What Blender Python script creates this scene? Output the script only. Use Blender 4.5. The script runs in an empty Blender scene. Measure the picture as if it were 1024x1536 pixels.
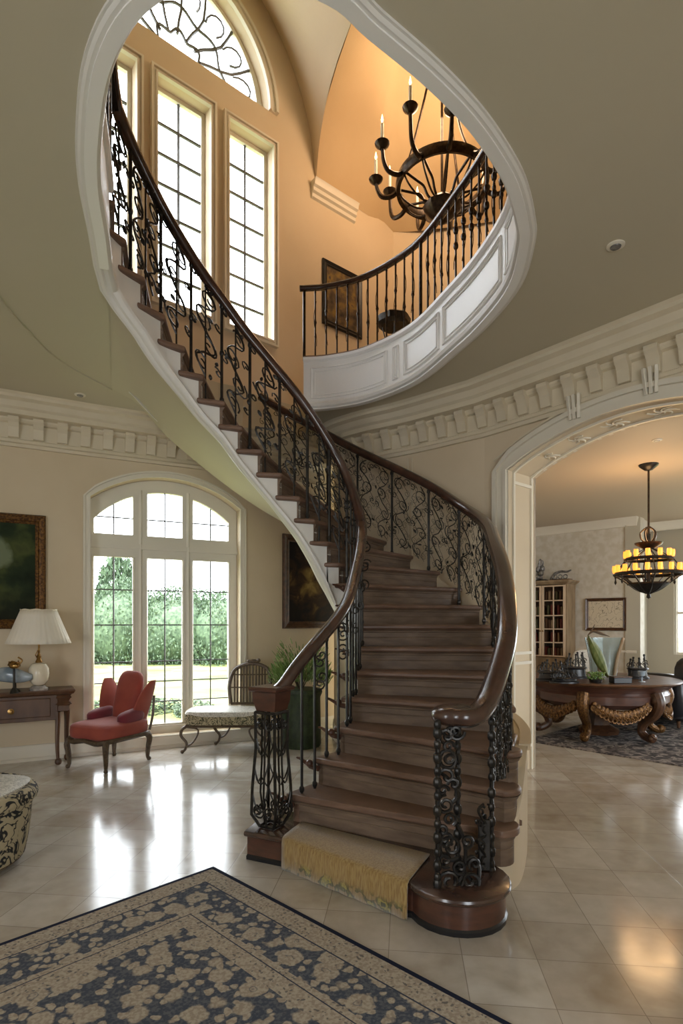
import bpy, math, random
from mathutils import Vector, Matrix, geometry
random.seed(7)
SC = bpy.context.scene
COL = SC.collection
V = Vector
PI = math.pi
H0, F0, CX, HY = 1.5, 850.0, 512.0, 935.0

# ---------------------------------------------------------------- materials
MATS = {}
def mat(name, col, rough=.5, metal=0, col2=None, ns=6, nd=4, bump=0, bs=30, spec=.5, coat=0, stretch=None, lo=.35, hi=.65, emit=None, es=0, trans=0, sheen=0):
    m = bpy.data.materials.new(name); m.use_nodes = True
    nt = m.node_tree; b = nt.nodes['Principled BSDF']
    b.inputs['Base Color'].default_value = (*col, 1); b.inputs['Roughness'].default_value = rough
    b.inputs['Metallic'].default_value = metal; b.inputs['Specular IOR Level'].default_value = spec
    b.inputs['Coat Weight'].default_value = coat; b.inputs['Coat Roughness'].default_value = .12
    b.inputs['Transmission Weight'].default_value = trans
    b.inputs['Sheen Weight'].default_value = sheen
    if emit: b.inputs['Emission Color'].default_value = (*emit, 1); b.inputs['Emission Strength'].default_value = es
    if col2 or bump:
        tc = nt.nodes.new('ShaderNodeTexCoord'); mp = nt.nodes.new('ShaderNodeMapping')
        nt.links.new(tc.outputs['Object'], mp.inputs[0])
        if stretch: mp.inputs['Scale'].default_value = stretch
    if col2:
        n = nt.nodes.new('ShaderNodeTexNoise'); n.inputs['Scale'].default_value = ns; n.inputs['Detail'].default_value = nd
        r = nt.nodes.new('ShaderNodeValToRGB')
        r.color_ramp.elements[0].position = lo; r.color_ramp.elements[1].position = hi
        r.color_ramp.elements[0].color = (*col, 1); r.color_ramp.elements[1].color = (*col2, 1)
        nt.links.new(mp.outputs[0], n.inputs['Vector']); nt.links.new(n.outputs[0], r.inputs[0]); nt.links.new(r.outputs[0], b.inputs['Base Color'])
    if bump:
        n2 = nt.nodes.new('ShaderNodeTexNoise'); n2.inputs['Scale'].default_value = bs; n2.inputs['Detail'].default_value = 3
        bp = nt.nodes.new('ShaderNodeBump'); bp.inputs['Strength'].default_value = bump; bp.inputs['Distance'].default_value = .01
        nt.links.new(mp.outputs[0], n2.inputs['Vector']); nt.links.new(n2.outputs[0], bp.inputs['Height']); nt.links.new(bp.outputs[0], b.inputs['Normal'])
    MATS[name] = m
    return m

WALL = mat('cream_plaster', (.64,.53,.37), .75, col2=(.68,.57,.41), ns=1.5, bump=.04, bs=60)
UWALL = mat('upper_plaster', (.66,.54,.38), .75, col2=(.69,.57,.41), ns=1.2)
CEIL = mat('ceiling_plaster', (.52,.475,.355), .55, col2=(.54,.495,.375), ns=.8)
TRIM = mat('ivory_trim', (.74,.69,.58), .42)
CORN = mat('cornice_plaster', (.66,.58,.43), .55, col2=(.69,.61,.46), ns=5)
WHITE = mat('white_paint', (.88,.87,.84), .35)
STRING = mat('stringer_paint', (.76,.74,.69), .4)
WINW = mat('window_paint', (.72,.68,.58), .4)
LEAD = mat('window_lead', (.10,.10,.10), .5)
WOOD = mat('stair_walnut', (.135,.078,.052), .45, col2=(.20,.118,.078), ns=7, stretch=(1,1,6), bump=.06, bs=40, nd=8)
RISER = mat('riser_walnut', (.12,.078,.052), .6, col2=(.19,.128,.085), ns=5, stretch=(1,1,5), bump=.1, bs=30, nd=9)
RAILM = mat('polished_mahogany', (.042,.023,.017), .24, col2=(.075,.036,.024), ns=9, coat=.5)
MAHOG = mat('mahogany', (.06,.026,.018), .3, col2=(.10,.040,.024), ns=8, stretch=(1,1,4), coat=.3)
IRON = mat('wrought_iron', (.022,.02,.018), .35, metal=.6, col2=(.04,.035,.03), ns=30)
IRONB = mat('bronzed_iron', (.075,.05,.032), .33, metal=.75, col2=(.03,.022,.017), ns=25)
GOLD = mat('gilt_wood', (.20,.095,.025), .38, metal=.55, col2=(.07,.03,.01), ns=45, bump=.5, bs=70, lo=.4, hi=.6)
REDV = mat('coral_velvet', (.34,.065,.04), .75, col2=(.27,.045,.032), ns=5, sheen=.15)
REDD = mat('crimson_velvet', (.17,.012,.025), .8, sheen=.4)
CHWOOD = mat('carved_chair_wood', (.06,.035,.02), .4, col2=(.12,.08,.045), ns=40, bump=.4, bs=80)
BRWOOD = mat('console_wood', (.075,.033,.016), .4, col2=(.13,.062,.03), ns=5, stretch=(3,1,1), coat=.1, nd=8)
DKWOOD = mat('dark_frame_wood', (.05,.022,.012), .35, col2=(.11,.05,.022), ns=20)
SHADE = mat('pleated_ivory_shade', (.80,.74,.64), .8)
PORC = mat('cream_porcelain', (.78,.70,.56), .12)
BRASS = mat('aged_brass', (.45,.27,.09), .3, metal=.9, col2=(.2,.1,.03), ns=30)
STONE = mat('grey_stone', (.2,.18,.17), .4, col2=(.4,.36,.33), ns=20)
BLUEM = mat('blue_grey_glaze', (.16,.21,.26), .15, col2=(.45,.5,.55), ns=6)
LEAF = mat('leaf_green', (.09,.17,.035), .55, col2=(.22,.32,.09), ns=9)
LEAFD = mat('planter_green', (.012,.022,.008), .5, col2=(.035,.055,.02), ns=14, bump=.6, bs=25)
HEDGE = mat('hedge_leaves', (.03,.06,.028), .7, col2=(.11,.17,.09), ns=7, nd=6)
BARK = mat('bark', (.06,.045,.03), .9)
WAX = mat('ivory_candle', (.9,.84,.7), .5)
FLAME = mat('candle_flame', (1,.7,.3), .5, emit=(1,.55,.2), es=14)
AMBER = mat('lit_amber_glass', (.6,.2,.03), .4, emit=(1,.36,.04), es=1.6)
GREYP = mat('pewter', (.10,.10,.10), .3, metal=.7, col2=(.4,.4,.4), ns=22, bump=.5, bs=50)
LEATHER = mat('black_leather', (.012,.012,.014), .35)
TAN = mat('cabinet_wood', (.22,.15,.085), .5, col2=(.34,.25,.15), ns=10, stretch=(1,1,.3))
CURT = mat('sage_curtain', (.24,.23,.17), .8)
PAPER = mat('damask_wallpaper', (.56,.51,.41), .55, col2=(.64,.60,.52), ns=9, nd=6, lo=.4, hi=.6)
GLASSM = bpy.data.materials.new('clear_glass'); GLASSM.use_nodes = True
_n = GLASSM.node_tree; _n.nodes.clear()
_o = _n.nodes.new('ShaderNodeOutputMaterial'); _m = _n.nodes.new('ShaderNodeMixShader'); _t = _n.nodes.new('ShaderNodeBsdfTransparent'); _g = _n.nodes.new('ShaderNodeBsdfGlossy')
_g.inputs['Roughness'].default_value = .02; _m.inputs[0].default_value = .06
_n.links.new(_t.outputs[0], _m.inputs[1]); _n.links.new(_g.outputs[0], _m.inputs[2]); _n.links.new(_m.outputs[0], _o.inputs[0])
VASEG = mat('vase_glass', (.75,.85,.85), .05, trans=.85)

class NT:
    """small helper for node graphs on a Principled material"""
    def __init__(s, name, rough=.5, spec=.5):
        s.m = bpy.data.materials.new(name); s.m.use_nodes = True; s.t = s.m.node_tree
        s.b = s.t.nodes['Principled BSDF']; s.b.inputs['Roughness'].default_value = rough; s.b.inputs['Specular IOR Level'].default_value = spec
        s.tc = s.t.nodes.new('ShaderNodeTexCoord'); s.co = s.tc.outputs['Object']
    def n(s, kind, **kw):
        x = s.t.nodes.new('ShaderNode'+kind)
        for k, v in kw.items():
            if k.startswith('i_'):
                key = k[2:]; key = int(key) if key.isdigit() else key.replace('_', ' ')
                if hasattr(v, 'node'): s.t.links.new(v, x.inputs[key])
                else: x.inputs[key].default_value = v
            else: setattr(x, k, v)
        return x
    def math(s, op, a, b=0.0, c=0.0):
        x = s.t.nodes.new('ShaderNodeMath'); x.operation = op
        for i, v in enumerate((a, b, c)):
            if hasattr(v, 'node'): s.t.links.new(v, x.inputs[i])
            else: x.inputs[i].default_value = v
        return x.outputs[0]
    def ramp(s, fac, stops, interp='LINEAR'):
        r = s.t.nodes.new('ShaderNodeValToRGB'); r.color_ramp.interpolation = interp
        s.t.links.new(fac, r.inputs[0]); e = r.color_ramp.elements
        while len(e) < len(stops): e.new(.5)
        for q, (p, c) in zip(e, stops): q.position = p; q.color = (*c, 1) if len(c) == 3 else c
        return r.outputs[0]
    def mix(s, fac, a, b):
        x = s.t.nodes.new('ShaderNodeMix'); x.data_type = 'RGBA'
        for i, v in ((0, fac), (6, a), (7, b)):
            if hasattr(v, 'node'): s.t.links.new(v, x.inputs[i])
            else: x.inputs[i].default_value = (*v, 1) if isinstance(v, tuple) else v
        return x.outputs[2]
    def out(s, c): s.t.links.new(c, s.b.inputs['Base Color']); return s.m

# ---------------------------------------------------------------- mesh builder
def cr(pts, n=8, closed=False):
    P = [V(p) for p in pts]; out = []
    N = len(P); rng = N if closed else N-1
    for i in range(rng):
        if closed: p0, p1, p2, p3 = P[i-1], P[i], P[(i+1) % N], P[(i+2) % N]
        else: p0 = P[i-1] if i else P[0]*2-P[1]; p1 = P[i]; p2 = P[i+1]; p3 = P[i+2] if i+2 < N else P[-1]*2-P[-2]
        for k in range(n):
            t = k/n
            out.append(.5*((2*p1)+(-p0+p2)*t+(2*p0-5*p1+4*p2-p3)*t*t+(-p0+3*p1-3*p2+p3)*t**3))
    if not closed: out.append(P[-1].copy())
    return out

class MB:
    def __init__(s): s.v = []; s.f = []
    def quad(s, *p):
        i = len(s.v); s.v += [V(q) for q in p]; s.f.append(tuple(range(i, i+len(p))))
    def box(s, lo, hi, M=None):
        i = len(s.v)
        for z in (lo[2], hi[2]):
            for x, y in ((lo[0], lo[1]), (hi[0], lo[1]), (hi[0], hi[1]), (lo[0], hi[1])):
                p = V((x, y, z)); s.v.append(M @ p if M else p)
        s.f += [tuple(i+k for k in q) for q in ((3,2,1,0),(4,5,6,7),(0,1,5,4),(1,2,6,5),(2,3,7,6),(3,0,4,7))]
    def bar(s, a, b, w, h=None, up=V((0,0,1))):
        a, b = V(a), V(b); h = h or w; d = (b-a).normalized()
        if abs(d.dot(up)) > .99: up = V((0,1,0))
        x = d.cross(up).normalized()*w/2; y = x.cross(d).normalized()*h/2
        i = len(s.v)
        for p in (a, b):
            s.v += [p-x-y, p+x-y, p+x+y, p-x+y]
        s.f += [tuple(i+k for k in q) for q in ((3,2,1,0),(4,5,6,7),(0,1,5,4),(1,2,6,5),(2,3,7,6),(3,0,4,7))]
    def rings(s, R, closed=False, cap=True, cyc=True):
        i = len(s.v); n = len(R[0]); m = len(R)
        for r in R: s.v += [V(p) for p in r]
        for a in range(m if closed else m-1):
            b = (a+1) % m
            for k in range(n if cyc else n-1):
                k2 = (k+1) % n
                s.f.append((i+a*n+k, i+a*n+k2, i+b*n+k2, i+b*n+k))
        if cap and not closed and cyc:
            s.f.append(tuple(i+k for k in reversed(range(n)))); s.f.append(tuple(i+(m-1)*n+k for k in range(n)))
    def tube(s, pts, r, n=6, closed=False, taper=None):
        P = [V(p) for p in pts]; R = []; u = None
        for i, p in enumerate(P):
            a = P[i-1] if (i or closed) else P[i]; b = P[(i+1) % len(P)] if (i+1 < len(P) or closed) else P[i]
            t = (b-a)
            if t.length < 1e-9: t = V((0,0,1))
            t.normalize()
            if u is None: u = t.orthogonal().normalized()
            else:
                u = u-t*u.dot(t)
                u = u.normalized() if u.length > 1e-6 else t.orthogonal().normalized()
            w = t.cross(u); rr = r(i/(len(P)-1)) if callable(r) else r
            R.append([p+(u*math.cos(2*PI*k/n)+w*math.sin(2*PI*k/n))*rr for k in range(n)])
        s.rings(R, closed)
    def sweep(s, pts, prof, closed=False, up=V((0,0,1)), tilt=True, cap=True):
        """prof: (side, up) pairs; side is to the right of travel"""
        P = [V(p) for p in pts]; R = []
        for i, p in enumerate(P):
            a = P[i-1] if (i or closed) else P[i]; b = P[(i+1) % len(P)] if (i+1 < len(P) or closed) else P[i]
            t = (b-a).normalized(); S = t.cross(up)
            S = S.normalized() if S.length > 1e-6 else V((1,0,0)); U = S.cross(t).normalized() if tilt else up
            R.append([p+S*q[0]+U*q[1] for q in prof])
        s.rings(R, closed, cap)
    def lathe(s, prof, c=(0,0,0), n=20, ax=None, sx=1, sy=1, lobes=0, la=0):
        c = V(c); R = []
        for r, z in prof:
            R.append([c+V((math.cos(2*PI*k/n)*r*sx*(1+la*math.cos(lobes*2*PI*k/n)), math.sin(2*PI*k/n)*r*sy*(1+la*math.cos(lobes*2*PI*k/n)), z)) for k in range(n)])
        s.rings(R)
    def sell(s, c, h, e=.5, n=20, m=12, M=None):
        """superellipsoid: centre, half sizes"""
        c = V(c); g = lambda w: math.copysign(abs(w)**e, w); R = []
        for j in range(m+1):
            a = -PI/2+PI*j/m; R.append([])
            for k in range(n):
                b = 2*PI*k/n
                p = V((h[0]*g(math.cos(a))*g(math.cos(b)), h[1]*g(math.cos(a))*g(math.sin(b)), h[2]*g(math.sin(a))))
                R[-1].append(c+(M @ p if M else p))
        s.rings(R)
    def ball(s, c, r, n=10, m=7): s.sell(c, (r, r, r), 1, n, m)
    def grid(s, rows): s.rings(rows, cap=False, cyc=False)
    def plate(s, outer, holes, fn, t):
        loops = [outer]+list(holes); flat = [q for l in loops for q in l]
        ed = []; i0 = 0
        for l in loops: ed += [(i0+k, i0+(k+1) % len(l)) for k in range(len(l))]; i0 += len(l)
        res = geometry.delaunay_2d_cdt([V((a, b)) for a, b in flat], ed, [], 0, 1e-7)
        flat = [(p.x, p.y) for p in res[0]]; tris = []
        def inside(x, y, l):
            c = False
            for (x0, y0), (x1, y1) in zip(l, l[1:]+l[:1]):
                if (y0 > y) != (y1 > y) and x < (x1-x0)*(y-y0)/(y1-y0)+x0: c = not c
            return c
        for q in res[2]:
            cx = sum(flat[k][0] for k in q)/3; cy = sum(flat[k][1] for k in q)/3
            if inside(cx, cy, loops[0]) and not any(inside(cx, cy, h) for h in loops[1:]): tris.append(tuple(q))
        for w, rev in ((0, 0), (t, 1)):
            i = len(s.v); s.v += [V(fn(a, b, w)) for a, b in flat]
            for q in tris: s.f.append(tuple(i+k for k in (reversed(q) if rev else q)))
            if not t: return
        for l in loops:
            i = len(s.v); n = len(l); s.v += [V(fn(a, b, 0)) for a, b in l]+[V(fn(a, b, t)) for a, b in l]
            for k in range(n): s.f.append((i+k, i+(k+1) % n, i+n+(k+1) % n, i+n+k))
    def build(s, name, m, parent=None, world=False, bev=0, smooth=True, ang=35, solid=0):
        off = V((0,0,0))
        if parent is not None and world: off = parent.location
        me = bpy.data.meshes.new(name); me.from_pydata([tuple(p-off) for p in s.v], [], s.f); me.update()
        import bmesh
        bm = bmesh.new(); bm.from_mesh(me); bmesh.ops.remove_doubles(bm, verts=bm.verts, dist=1e-5); bmesh.ops.recalc_face_normals(bm, faces=bm.faces); bm.to_mesh(me); bm.free()
        me.materials.append(m)
        if smooth:
            me.shade_smooth(); me.set_sharp_from_angle(angle=math.radians(ang))
        o = bpy.data.objects.new(name, me); COL.objects.link(o)
        if parent is not None: o.parent = parent
        if bev:
            b = o.modifiers.new('bevel', 'BEVEL'); b.width = bev; b.segments = 2; b.limit_method = 'ANGLE'
        if solid:
            b = o.modifiers.new('solid', 'SOLIDIFY'); b.thickness = solid
        return o

def thing(name, label, cat, loc=(0,0,0), rz=0, group=None):
    o = bpy.data.objects.new(name, None); COL.objects.link(o); o.empty_display_size = .1
    o.location = loc; o.rotation_euler = (0, 0, rz); o['label'] = label; o['category'] = cat
    if group: o['group'] = group
    return o
def tag(o, label, cat, group=None):
    o['label'] = label; o['category'] = cat
    if group: o['group'] = group
    return o
def struct(o): o['kind'] = 'structure'; return o
def copytree(o, parent=None):
    c = o.copy(); COL.objects.link(c)
    if parent: c.parent = parent
    for ch in list(o.children): copytree(ch, c)
    return c
def W(px, py, d): return V(((px-CX)*d/F0, d, H0+(HY-py)*d/F0))
def lerp(a, b, t): return a+(b-a)*t
def interp(tab, x):
    if x <= tab[0][0]: return tab[0][1]
    for (a, u), (b, v) in zip(tab, tab[1:]):
        if x <= b: return u+(v-u)*(x-a)/(b-a)
    return tab[-1][1]
def inset_profile(w, h):  # rounded oval hand-rail section
    return [(w*math.copysign(abs(math.cos(a))**.75, math.cos(a)), h*math.copysign(abs(math.sin(a))**.75, math.sin(a))) for a in [2*PI*k/14 for k in range(14)]]

# ---------------------------------------------------------------- stair skeleton
RISE = .186
IX = {2:442,3:480,4:512,5:522,6:530,7:535,8:537,9:530,10:522,11:510,12:492,13:472,14:448,15:420,16:391,17:361,18:334,19:302,20:274,21:243,22:213,23:184,24:165}
IZ = {2:3.76,3:3.98,4:4.15,5:4.4,6:4.6,7:4.8,8:4.95,9:5.05,10:5.1,11:5.13,12:5.1,13:5.03,14:4.96,15:4.9,16:4.86,17:4.81,18:4.75,19:4.67,20:4.58,21:4.45,22:4.28,23:4.13,24:4.0}
OP = {2:(.88,3.0),3:(1.0,3.25),4:(1.08,3.52),5:(1.17,3.88),6:(1.23,4.22),7:(1.29,4.62),8:(1.36,5.05),9:(1.33,5.47),10:(1.19,5.76),11:(1.0,5.95),12:(.74,6.12),13:(.47,6.32),14:(.2,6.52),15:(-.05,6.70),16:(-.32,6.83),17:(-.62,6.92),18:(-.93,6.93),19:(-1.22,6.85),20:(-1.48,6.70),21:(-1.72,6.48),22:(-1.94,6.24),23:(-2.13,5.95),24:(-2.28,5.62)}
I2 = [V(((IX[k]-CX)*IZ[k]/F0, IZ[k], RISE*k)) for k in range(2, 25)]
O2 = [V((OP[k][0], OP[k][1], RISE*k)) for k in range(2, 25)]
ID = cr(I2, 10); OD = cr(O2, 10)
def along(D, k):
    t = max(0, min((k-2)*10, len(D)-1.0001)); i = int(t); return D[i].lerp(D[i+1], t-i)
def IPt(k): p = along(ID, k); p.z = RISE*k; return p
def OPt(k): p = along(OD, k); p.z = RISE*k; return p
RING = [(-1.57,3.80),(-1.47,3.5),(-1.345,3.1),(-1.205,2.776),(-1.0,2.42),(-.749,2.18),(-.4,2.06),(-.054,2.16),(.11,2.287),(.359,2.479),(.576,2.674),(.748,2.865),(.916,3.09),(1.06,3.37),(1.13,3.573),(1.186,4.0),(1.11,4.484),(.965,4.95),(.70,5.60),(.264,6.07),(-.14,6.258),(-.42,6.30)]
RINGD = cr([(a, b, 3.9) for a, b in RING], 5)
CH = 3.9; UF = 4.44

# left wall plan
PW, DW = V((-2.147,6.46,0)), V((.769,.639,0)); NW = V((.639,-.769,0))   # upper window wall
A = V((-2.89,6.45,0)); B = V((-1.22,7.267,0))
def upl(s, z, w=0): p = PW+DW*s-NW*w; p.z = z; return p                # w>0 = outwards
# ================================================================ setting
# ---- floor
f = NT('travertine_tiles', .12, .5)
mp = f.n('Mapping', i_0=f.co); mp.inputs['Rotation'].default_value = (0,0,math.radians(6.3)); mp.inputs['Location'].default_value = (.07,.03,0)
br = f.n('TexBrick', i_Vector=mp.outputs[0], offset=0.0); br.inputs['Scale'].default_value = 1
br.inputs['Brick Width'].default_value = .33; br.inputs['Row Height'].default_value = .33; br.inputs['Mortar Size'].default_value = .0022; br.inputs['Mortar Smooth'].default_value = .3
br.inputs['Color1'].default_value = (0,0,0,1); br.inputs['Color2'].default_value = (1,1,1,1); br.inputs['Mortar'].default_value = (.5,.5,.5,1)
n1 = f.n('TexNoise', i_Vector=f.co, i_Scale=1.6, i_Detail=7.0); n1.inputs['Distortion'].default_value = 1.2
n2 = f.n('TexNoise', i_Vector=f.co, i_Scale=11.0, i_Detail=8.0)
base = f.ramp(n1.outputs[0], [(.3,(.46,.41,.34)), (.5,(.60,.57,.52)), (.72,(.70,.68,.64))])
base = f.mix(.2, base, f.ramp(n2.outputs[0], [(.35,(.30,.24,.17)), (.65,(.60,.55,.48))]))
tint = f.ramp(br.outputs['Color'], [(0,(.80,.76,.72)), (1,(1.0,1.0,1.0))])
x = f.n('Mix', data_type='RGBA', blend_type='MULTIPLY', i_0=1.0); f.t.links.new(base, x.inputs[6]); f.t.links.new(tint, x.inputs[7])
c = f.mix(f.math('MULTIPLY', br.outputs['Fac'], .6), x.outputs[2], (.16,.13,.10))
rr = f.n('MapRange', i_0=n2.outputs[0]); rr.inputs[3].default_value = .08; rr.inputs[4].default_value = .2
f.t.links.new(rr.outputs[0], f.b.inputs['Roughness'])
bp = f.n('Bump', i_Strength=.15, i_Distance=.002); f.t.links.new(f.math('SUBTRACT', 1.0, br.outputs['Fac']), bp.inputs['Height']); f.t.links.new(bp.outputs[0], f.b.inputs['Normal'])
FLOORM = f.out(c)
m = MB()
fl = [(-5.7,-3.3),(-5.7,4.3),(-5.25,5.25),(-4.7,5.85),(-2.95,6.62),(-1.30,7.43)]+[tuple(upl(s,0,.12).xy) for s in (1.3,3.0)]+[(2.6,13.3),(10,13.3),(10,-3.3)]
m.plate(fl, [], lambda a,b,w: (a,b,-w), .15)
struct(m.build('floor', FLOORM, smooth=False))

# ---- slab between the storeys = hall ceiling, with the stair well cut out
def OE(k, d=.2):
    o, i = OPt(k), IPt(k); n = (o-i); n.z = 0; n.normalize(); return o+n*d
hole = [tuple(p.xy) for p in RINGD]+[(-.42,7.80),(-1.15,7.22)]+[tuple(OE(k).xy) for k in (19,20,21,22,23,24)]+[(-1.64,4.02)]
outer = [(-5.6,-3.2),(-5.6,4.3),(-5.2,5.3),(-4.7,5.95),(-3.05,6.72),(-1.5,7.5)]+[tuple(upl(s,0,.25).xy) for s in (1.2,4.3)]+[(5.2,8.8),(5.2,-3.2)]
m = MB(); m.plate(outer, [hole], lambda a,b,w: (a,b,CH+w), UF-CH-.01)
struct(m.build('ceiling', CEIL, smooth=False))

# ---- left wall with the arched garden window
dAB = (B-A).normalized(); nAB = V((-dAB.y, dAB.x, 0)); LAB = (B-A).length
def abp(u, z, w=0): p = A+dAB*u+nAB*w; p.z = z; return p
def ab_hit(px, py, w=0):     # pixel -> (u,z) on the window plane set back by w
    o = A+nAB*w; r = (px-CX)/F0
    u = (r*o.y-o.x)/(dAB.x-r*dAB.y); d = o.y+dAB.y*u
    return u, H0+(HY-py)*d/F0
def archtop(u, u0, u1, zs, za):
    c = (u0+u1)/2; h = (u1-u0)/2; r = za-zs; R = (h*h+r*r)/(2*r)
    return za-R+math.sqrt(max(0, R*R-(u-c)**2))
def archloop(u0, u1, z0, zs, za, n=16):
    return [(u0,z0),(u1,z0)]+[(lerp(u1,u0,k/n), archtop(lerp(u1,u0,k/n),u0,u1,zs,za)) for k in range(n+1)]
WU0, WU1, WZS, WZA = .03, 1.775, 2.95, 3.25
left0 = cr([(-5.2,-3.2,0),(-5.25,1,0),(-5.2,3.9,0),(-4.85,5.0,0),(-4.3,5.7,0)], 6)+[V((A.x,A.y,0))]
left1 = [V((B.x,B.y,0)), V((-.874,7.52,0)), upl(3.2, 0)]
m = MB()
prof = [(0,0),(0,CH),(-.35,CH),(-.35,0)]
m.sweep(left0, prof); m.sweep(left1, prof)
m.plate([(0,0),(LAB,0),(LAB,CH),(0,CH)], [archloop(WU0,WU1,.16,WZS,WZA)], lambda a,b,w: abp(a,b,w), .34)
WL = struct(m.build('wall_left', WALL, ang=25))

def casing(name, pts, fn, w, d, m_, idx):   # moulded casing round an opening: pts=(u,z) outline
    b = MB(); P = [V((p[0],0,p[1])) for p in pts]
    for (o0, o1, dd) in ((0, w, d*.45), (0, w*.22, d*.8), (w*.72, w, d)):
        rows = []
        for i, p in enumerate(P):
            a = P[max(i-1,0)]; c = P[min(i+1,len(P)-1)]; t = (c-a).normalized(); n = V((-t.z,0,t.x))
            rows.append([fn(q.x,q.z,-e) for q, e in ((p+n*o0,0),(p+n*o0,dd),(p+n*o1,dd),(p+n*o1,0))])
        b.rings(rows)
    return b.build(name, m_)
SB = .17
win = bpy.data.objects.new('window_1', None); COL.objects.link(win); struct(win); win.location = abp(.85,0,SB)
out_ = [(WU1,.16)]+[(lerp(WU1,WU0,k/20), archtop(lerp(WU1,WU0,k/20),WU0,WU1,WZS,WZA)) for k in range(21)]+[(WU0,.16)]
o = casing('window_casing', [(u,z) for u,z in out_[::-1]], abp, .075, .035, TRIM, 0); struct(o)
# sashes: pixel bounds of the glazing
cols = [(141,199),(221,273),(289,342)]
sash = []
for (x0,x1) in cols:
    u0 = ab_hit(x0,900,SB)[0]; u1 = ab_hit(x1,900,SB)[0]; sash.append((u0,u1))
zd0, zd1 = .27, 2.29; zt0, zt1 = 2.56, 9
def ctop(u): return archtop(u, WU0+.09, WU1-.09, 2.78, 3.10)
holes = []
for u0,u1 in sash:
    holes.append([(u0,zd0),(u1,zd0),(u1,zd1),(u0,zd1)])
    holes.append([(u0,zt0),(u1,zt0)]+[(lerp(u1,u0,k/6), ctop(lerp(u1,u0,k/6))) for k in range(7)])
m = MB()
m.plate(archloop(WU0,WU1,.16,WZS,WZA), holes, lambda a,b,w: abp(a,b,SB-.02+w), .07)
m.build('window_frame', WINW, win, world=True, bev=.006, smooth=False)
m = MB()   # mouldings: transom, mullion beads, sill
def ubar(u0,z0,u1,z1,w,d): m.bar(abp(u0,z0,SB-.02),abp(u1,z1,SB-.02),w,d)
ubar(WU0,2.42,WU1,2.42,.05,.06); ubar(WU0,2.46,WU1,2.46,.02,.09); ubar(WU0,.2,WU1,.2,.07,.10)
for a,b in ((sash[0][1],sash[1][0]),(sash[1][1],sash[2][0])):
    c_ = (a+b)/2; m.bar(abp(c_,.2,SB-.03),abp(c_,ctop(c_)+.05,SB-.03),.03,.03)
for (u0,u1) in sash:
    for (za,zb) in ((zd0,zd1),):
        for p,q in (((u0-.012,za),(u0-.012,zb)),((u1+.012,za),(u1+.012,zb)),((u0-.02,za-.012),(u1+.02,za-.012)),((u0-.02,zb+.012),(u1+.02,zb+.012))):
            m.bar(abp(p[0],p[1],SB-.02),abp(q[0],q[1],SB-.02),.02,.03)
m.build('moulding', WINW, win, world=True)
for i,(u0,u1) in enumerate(sash):
    m = MB(); uc = (u0+u1)/2
    for z in (.54,.79,1.035,1.48,1.90): m.bar(abp(u0,z,SB+.01),abp(u1,z,SB+.01),.014)
    m.bar(abp(uc,zd0,SB+.01),abp(uc,zd1,SB+.01),.014)
    m.bar(abp(uc,zt0,SB+.01),abp(uc,ctop(uc),SB+.01),.014); m.bar(abp(u0,2.76,SB+.01),abp(u1,2.76,SB+.01),.014)
    m.build('glazing_bar', LEAD, win, world=True)
    m = MB(); m.quad(abp(u0-.01,zd0-.01,SB+.02),abp(u1+.01,zd0-.01,SB+.02),abp(u1+.01,zd1+.01,SB+.02),abp(u0-.01,zd1+.01,SB+.02))
    m.quad(abp(u0-.01,zt0-.01,SB+.02),abp(u1+.01,zt0-.01,SB+.02),abp(u1+.01,3.12,SB+.02),abp(u0-.01,3.04,SB+.02))
    m.build('glass', GLASSM, win, world=True)

# ---- upper window wall
R1 = 1.22; SCN = .375
wins = [(-.87,-.20),(.04,.70),(.955,1.60)]
WB, WT = 5.22, 7.78
def semi(r, n=24, z0=8.24, c=SCN): return [(c+r*math.cos(PI*k/n), z0+r*math.sin(PI*k/n)) for k in range(n+1)]
m = MB()
hl = [[(a,WB),(b,WB),(b,WT),(a,WT)] for a,b in wins]+[semi(1.17)]
m.plate([(-3.4,3.92),(1.08,3.92),(1.08,3.4),(4.3,3.4),(4.3,11.5),(-3.4,11.5)], hl, lambda a,b,w: upl(a,b,w), .17)
struct(m.build('wall_upper', UWALL, smooth=False))
def rect_path(a,b,z0,z1): return [(b,z0),(b,z1),(a,z1),(a,z0)]
for i,(a,b) in enumerate(wins):
    w = bpy.data.objects.new('window_%d'%(i+2), None); COL.objects.link(w); struct(w); w.location = upl((a+b)/2,WB,.1)
    m = MB()     # mitred casing on the room side
    for o0,o1,d0,d1 in ((0,.075,0,.03),(.0,.02,.03,.05),(.05,.075,.03,.055)):
        pts = [(a,WB,-1,-1),(b,WB,1,-1),(b,WT,1,1),(a,WT,-1,1)]
        rows = [[upl(u+sx*o,z+sz*o,-d) for o,d in ((o0,d0),(o0,d1),(o1,d1),(o1,d0))] for u,z,sx,sz in pts]
        m.rings(rows, closed=True)
    m.build('window_casing', TRIM, w, world=True, smooth=False)
    m = MB(); g0,g1,h0,h1 = a+.05,b-.05,WB+.05,WT-.05
    m.plate([(a,WB),(b,WB),(b,WT),(a,WT)], [[(g0,h0),(g1,h0),(g1,h1),(g0,h1)]], lambda p,q,t: upl(p,q,.12+t), .05)
    m.build('window_frame', WINW, w, world=True, smooth=False)
    m = MB(); c_ = (g0+g1)/2; m.bar(upl(c_,h0,.15),upl(c_,h1,.15),.026)
    for k in range(1,7): z = lerp(h0,h1,k/7); m.bar(upl(g0,z,.15),upl(g1,z,.15),.026)
    m.build('glazing_bar', LEAD, w, world=True)
    m = MB(); m.quad(upl(g0,h0,.16),upl(g1,h0,.16),upl(g1,h1,.16),upl(g0,h1,.16)); m.build('glass', GLASSM, w, world=True)
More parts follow.
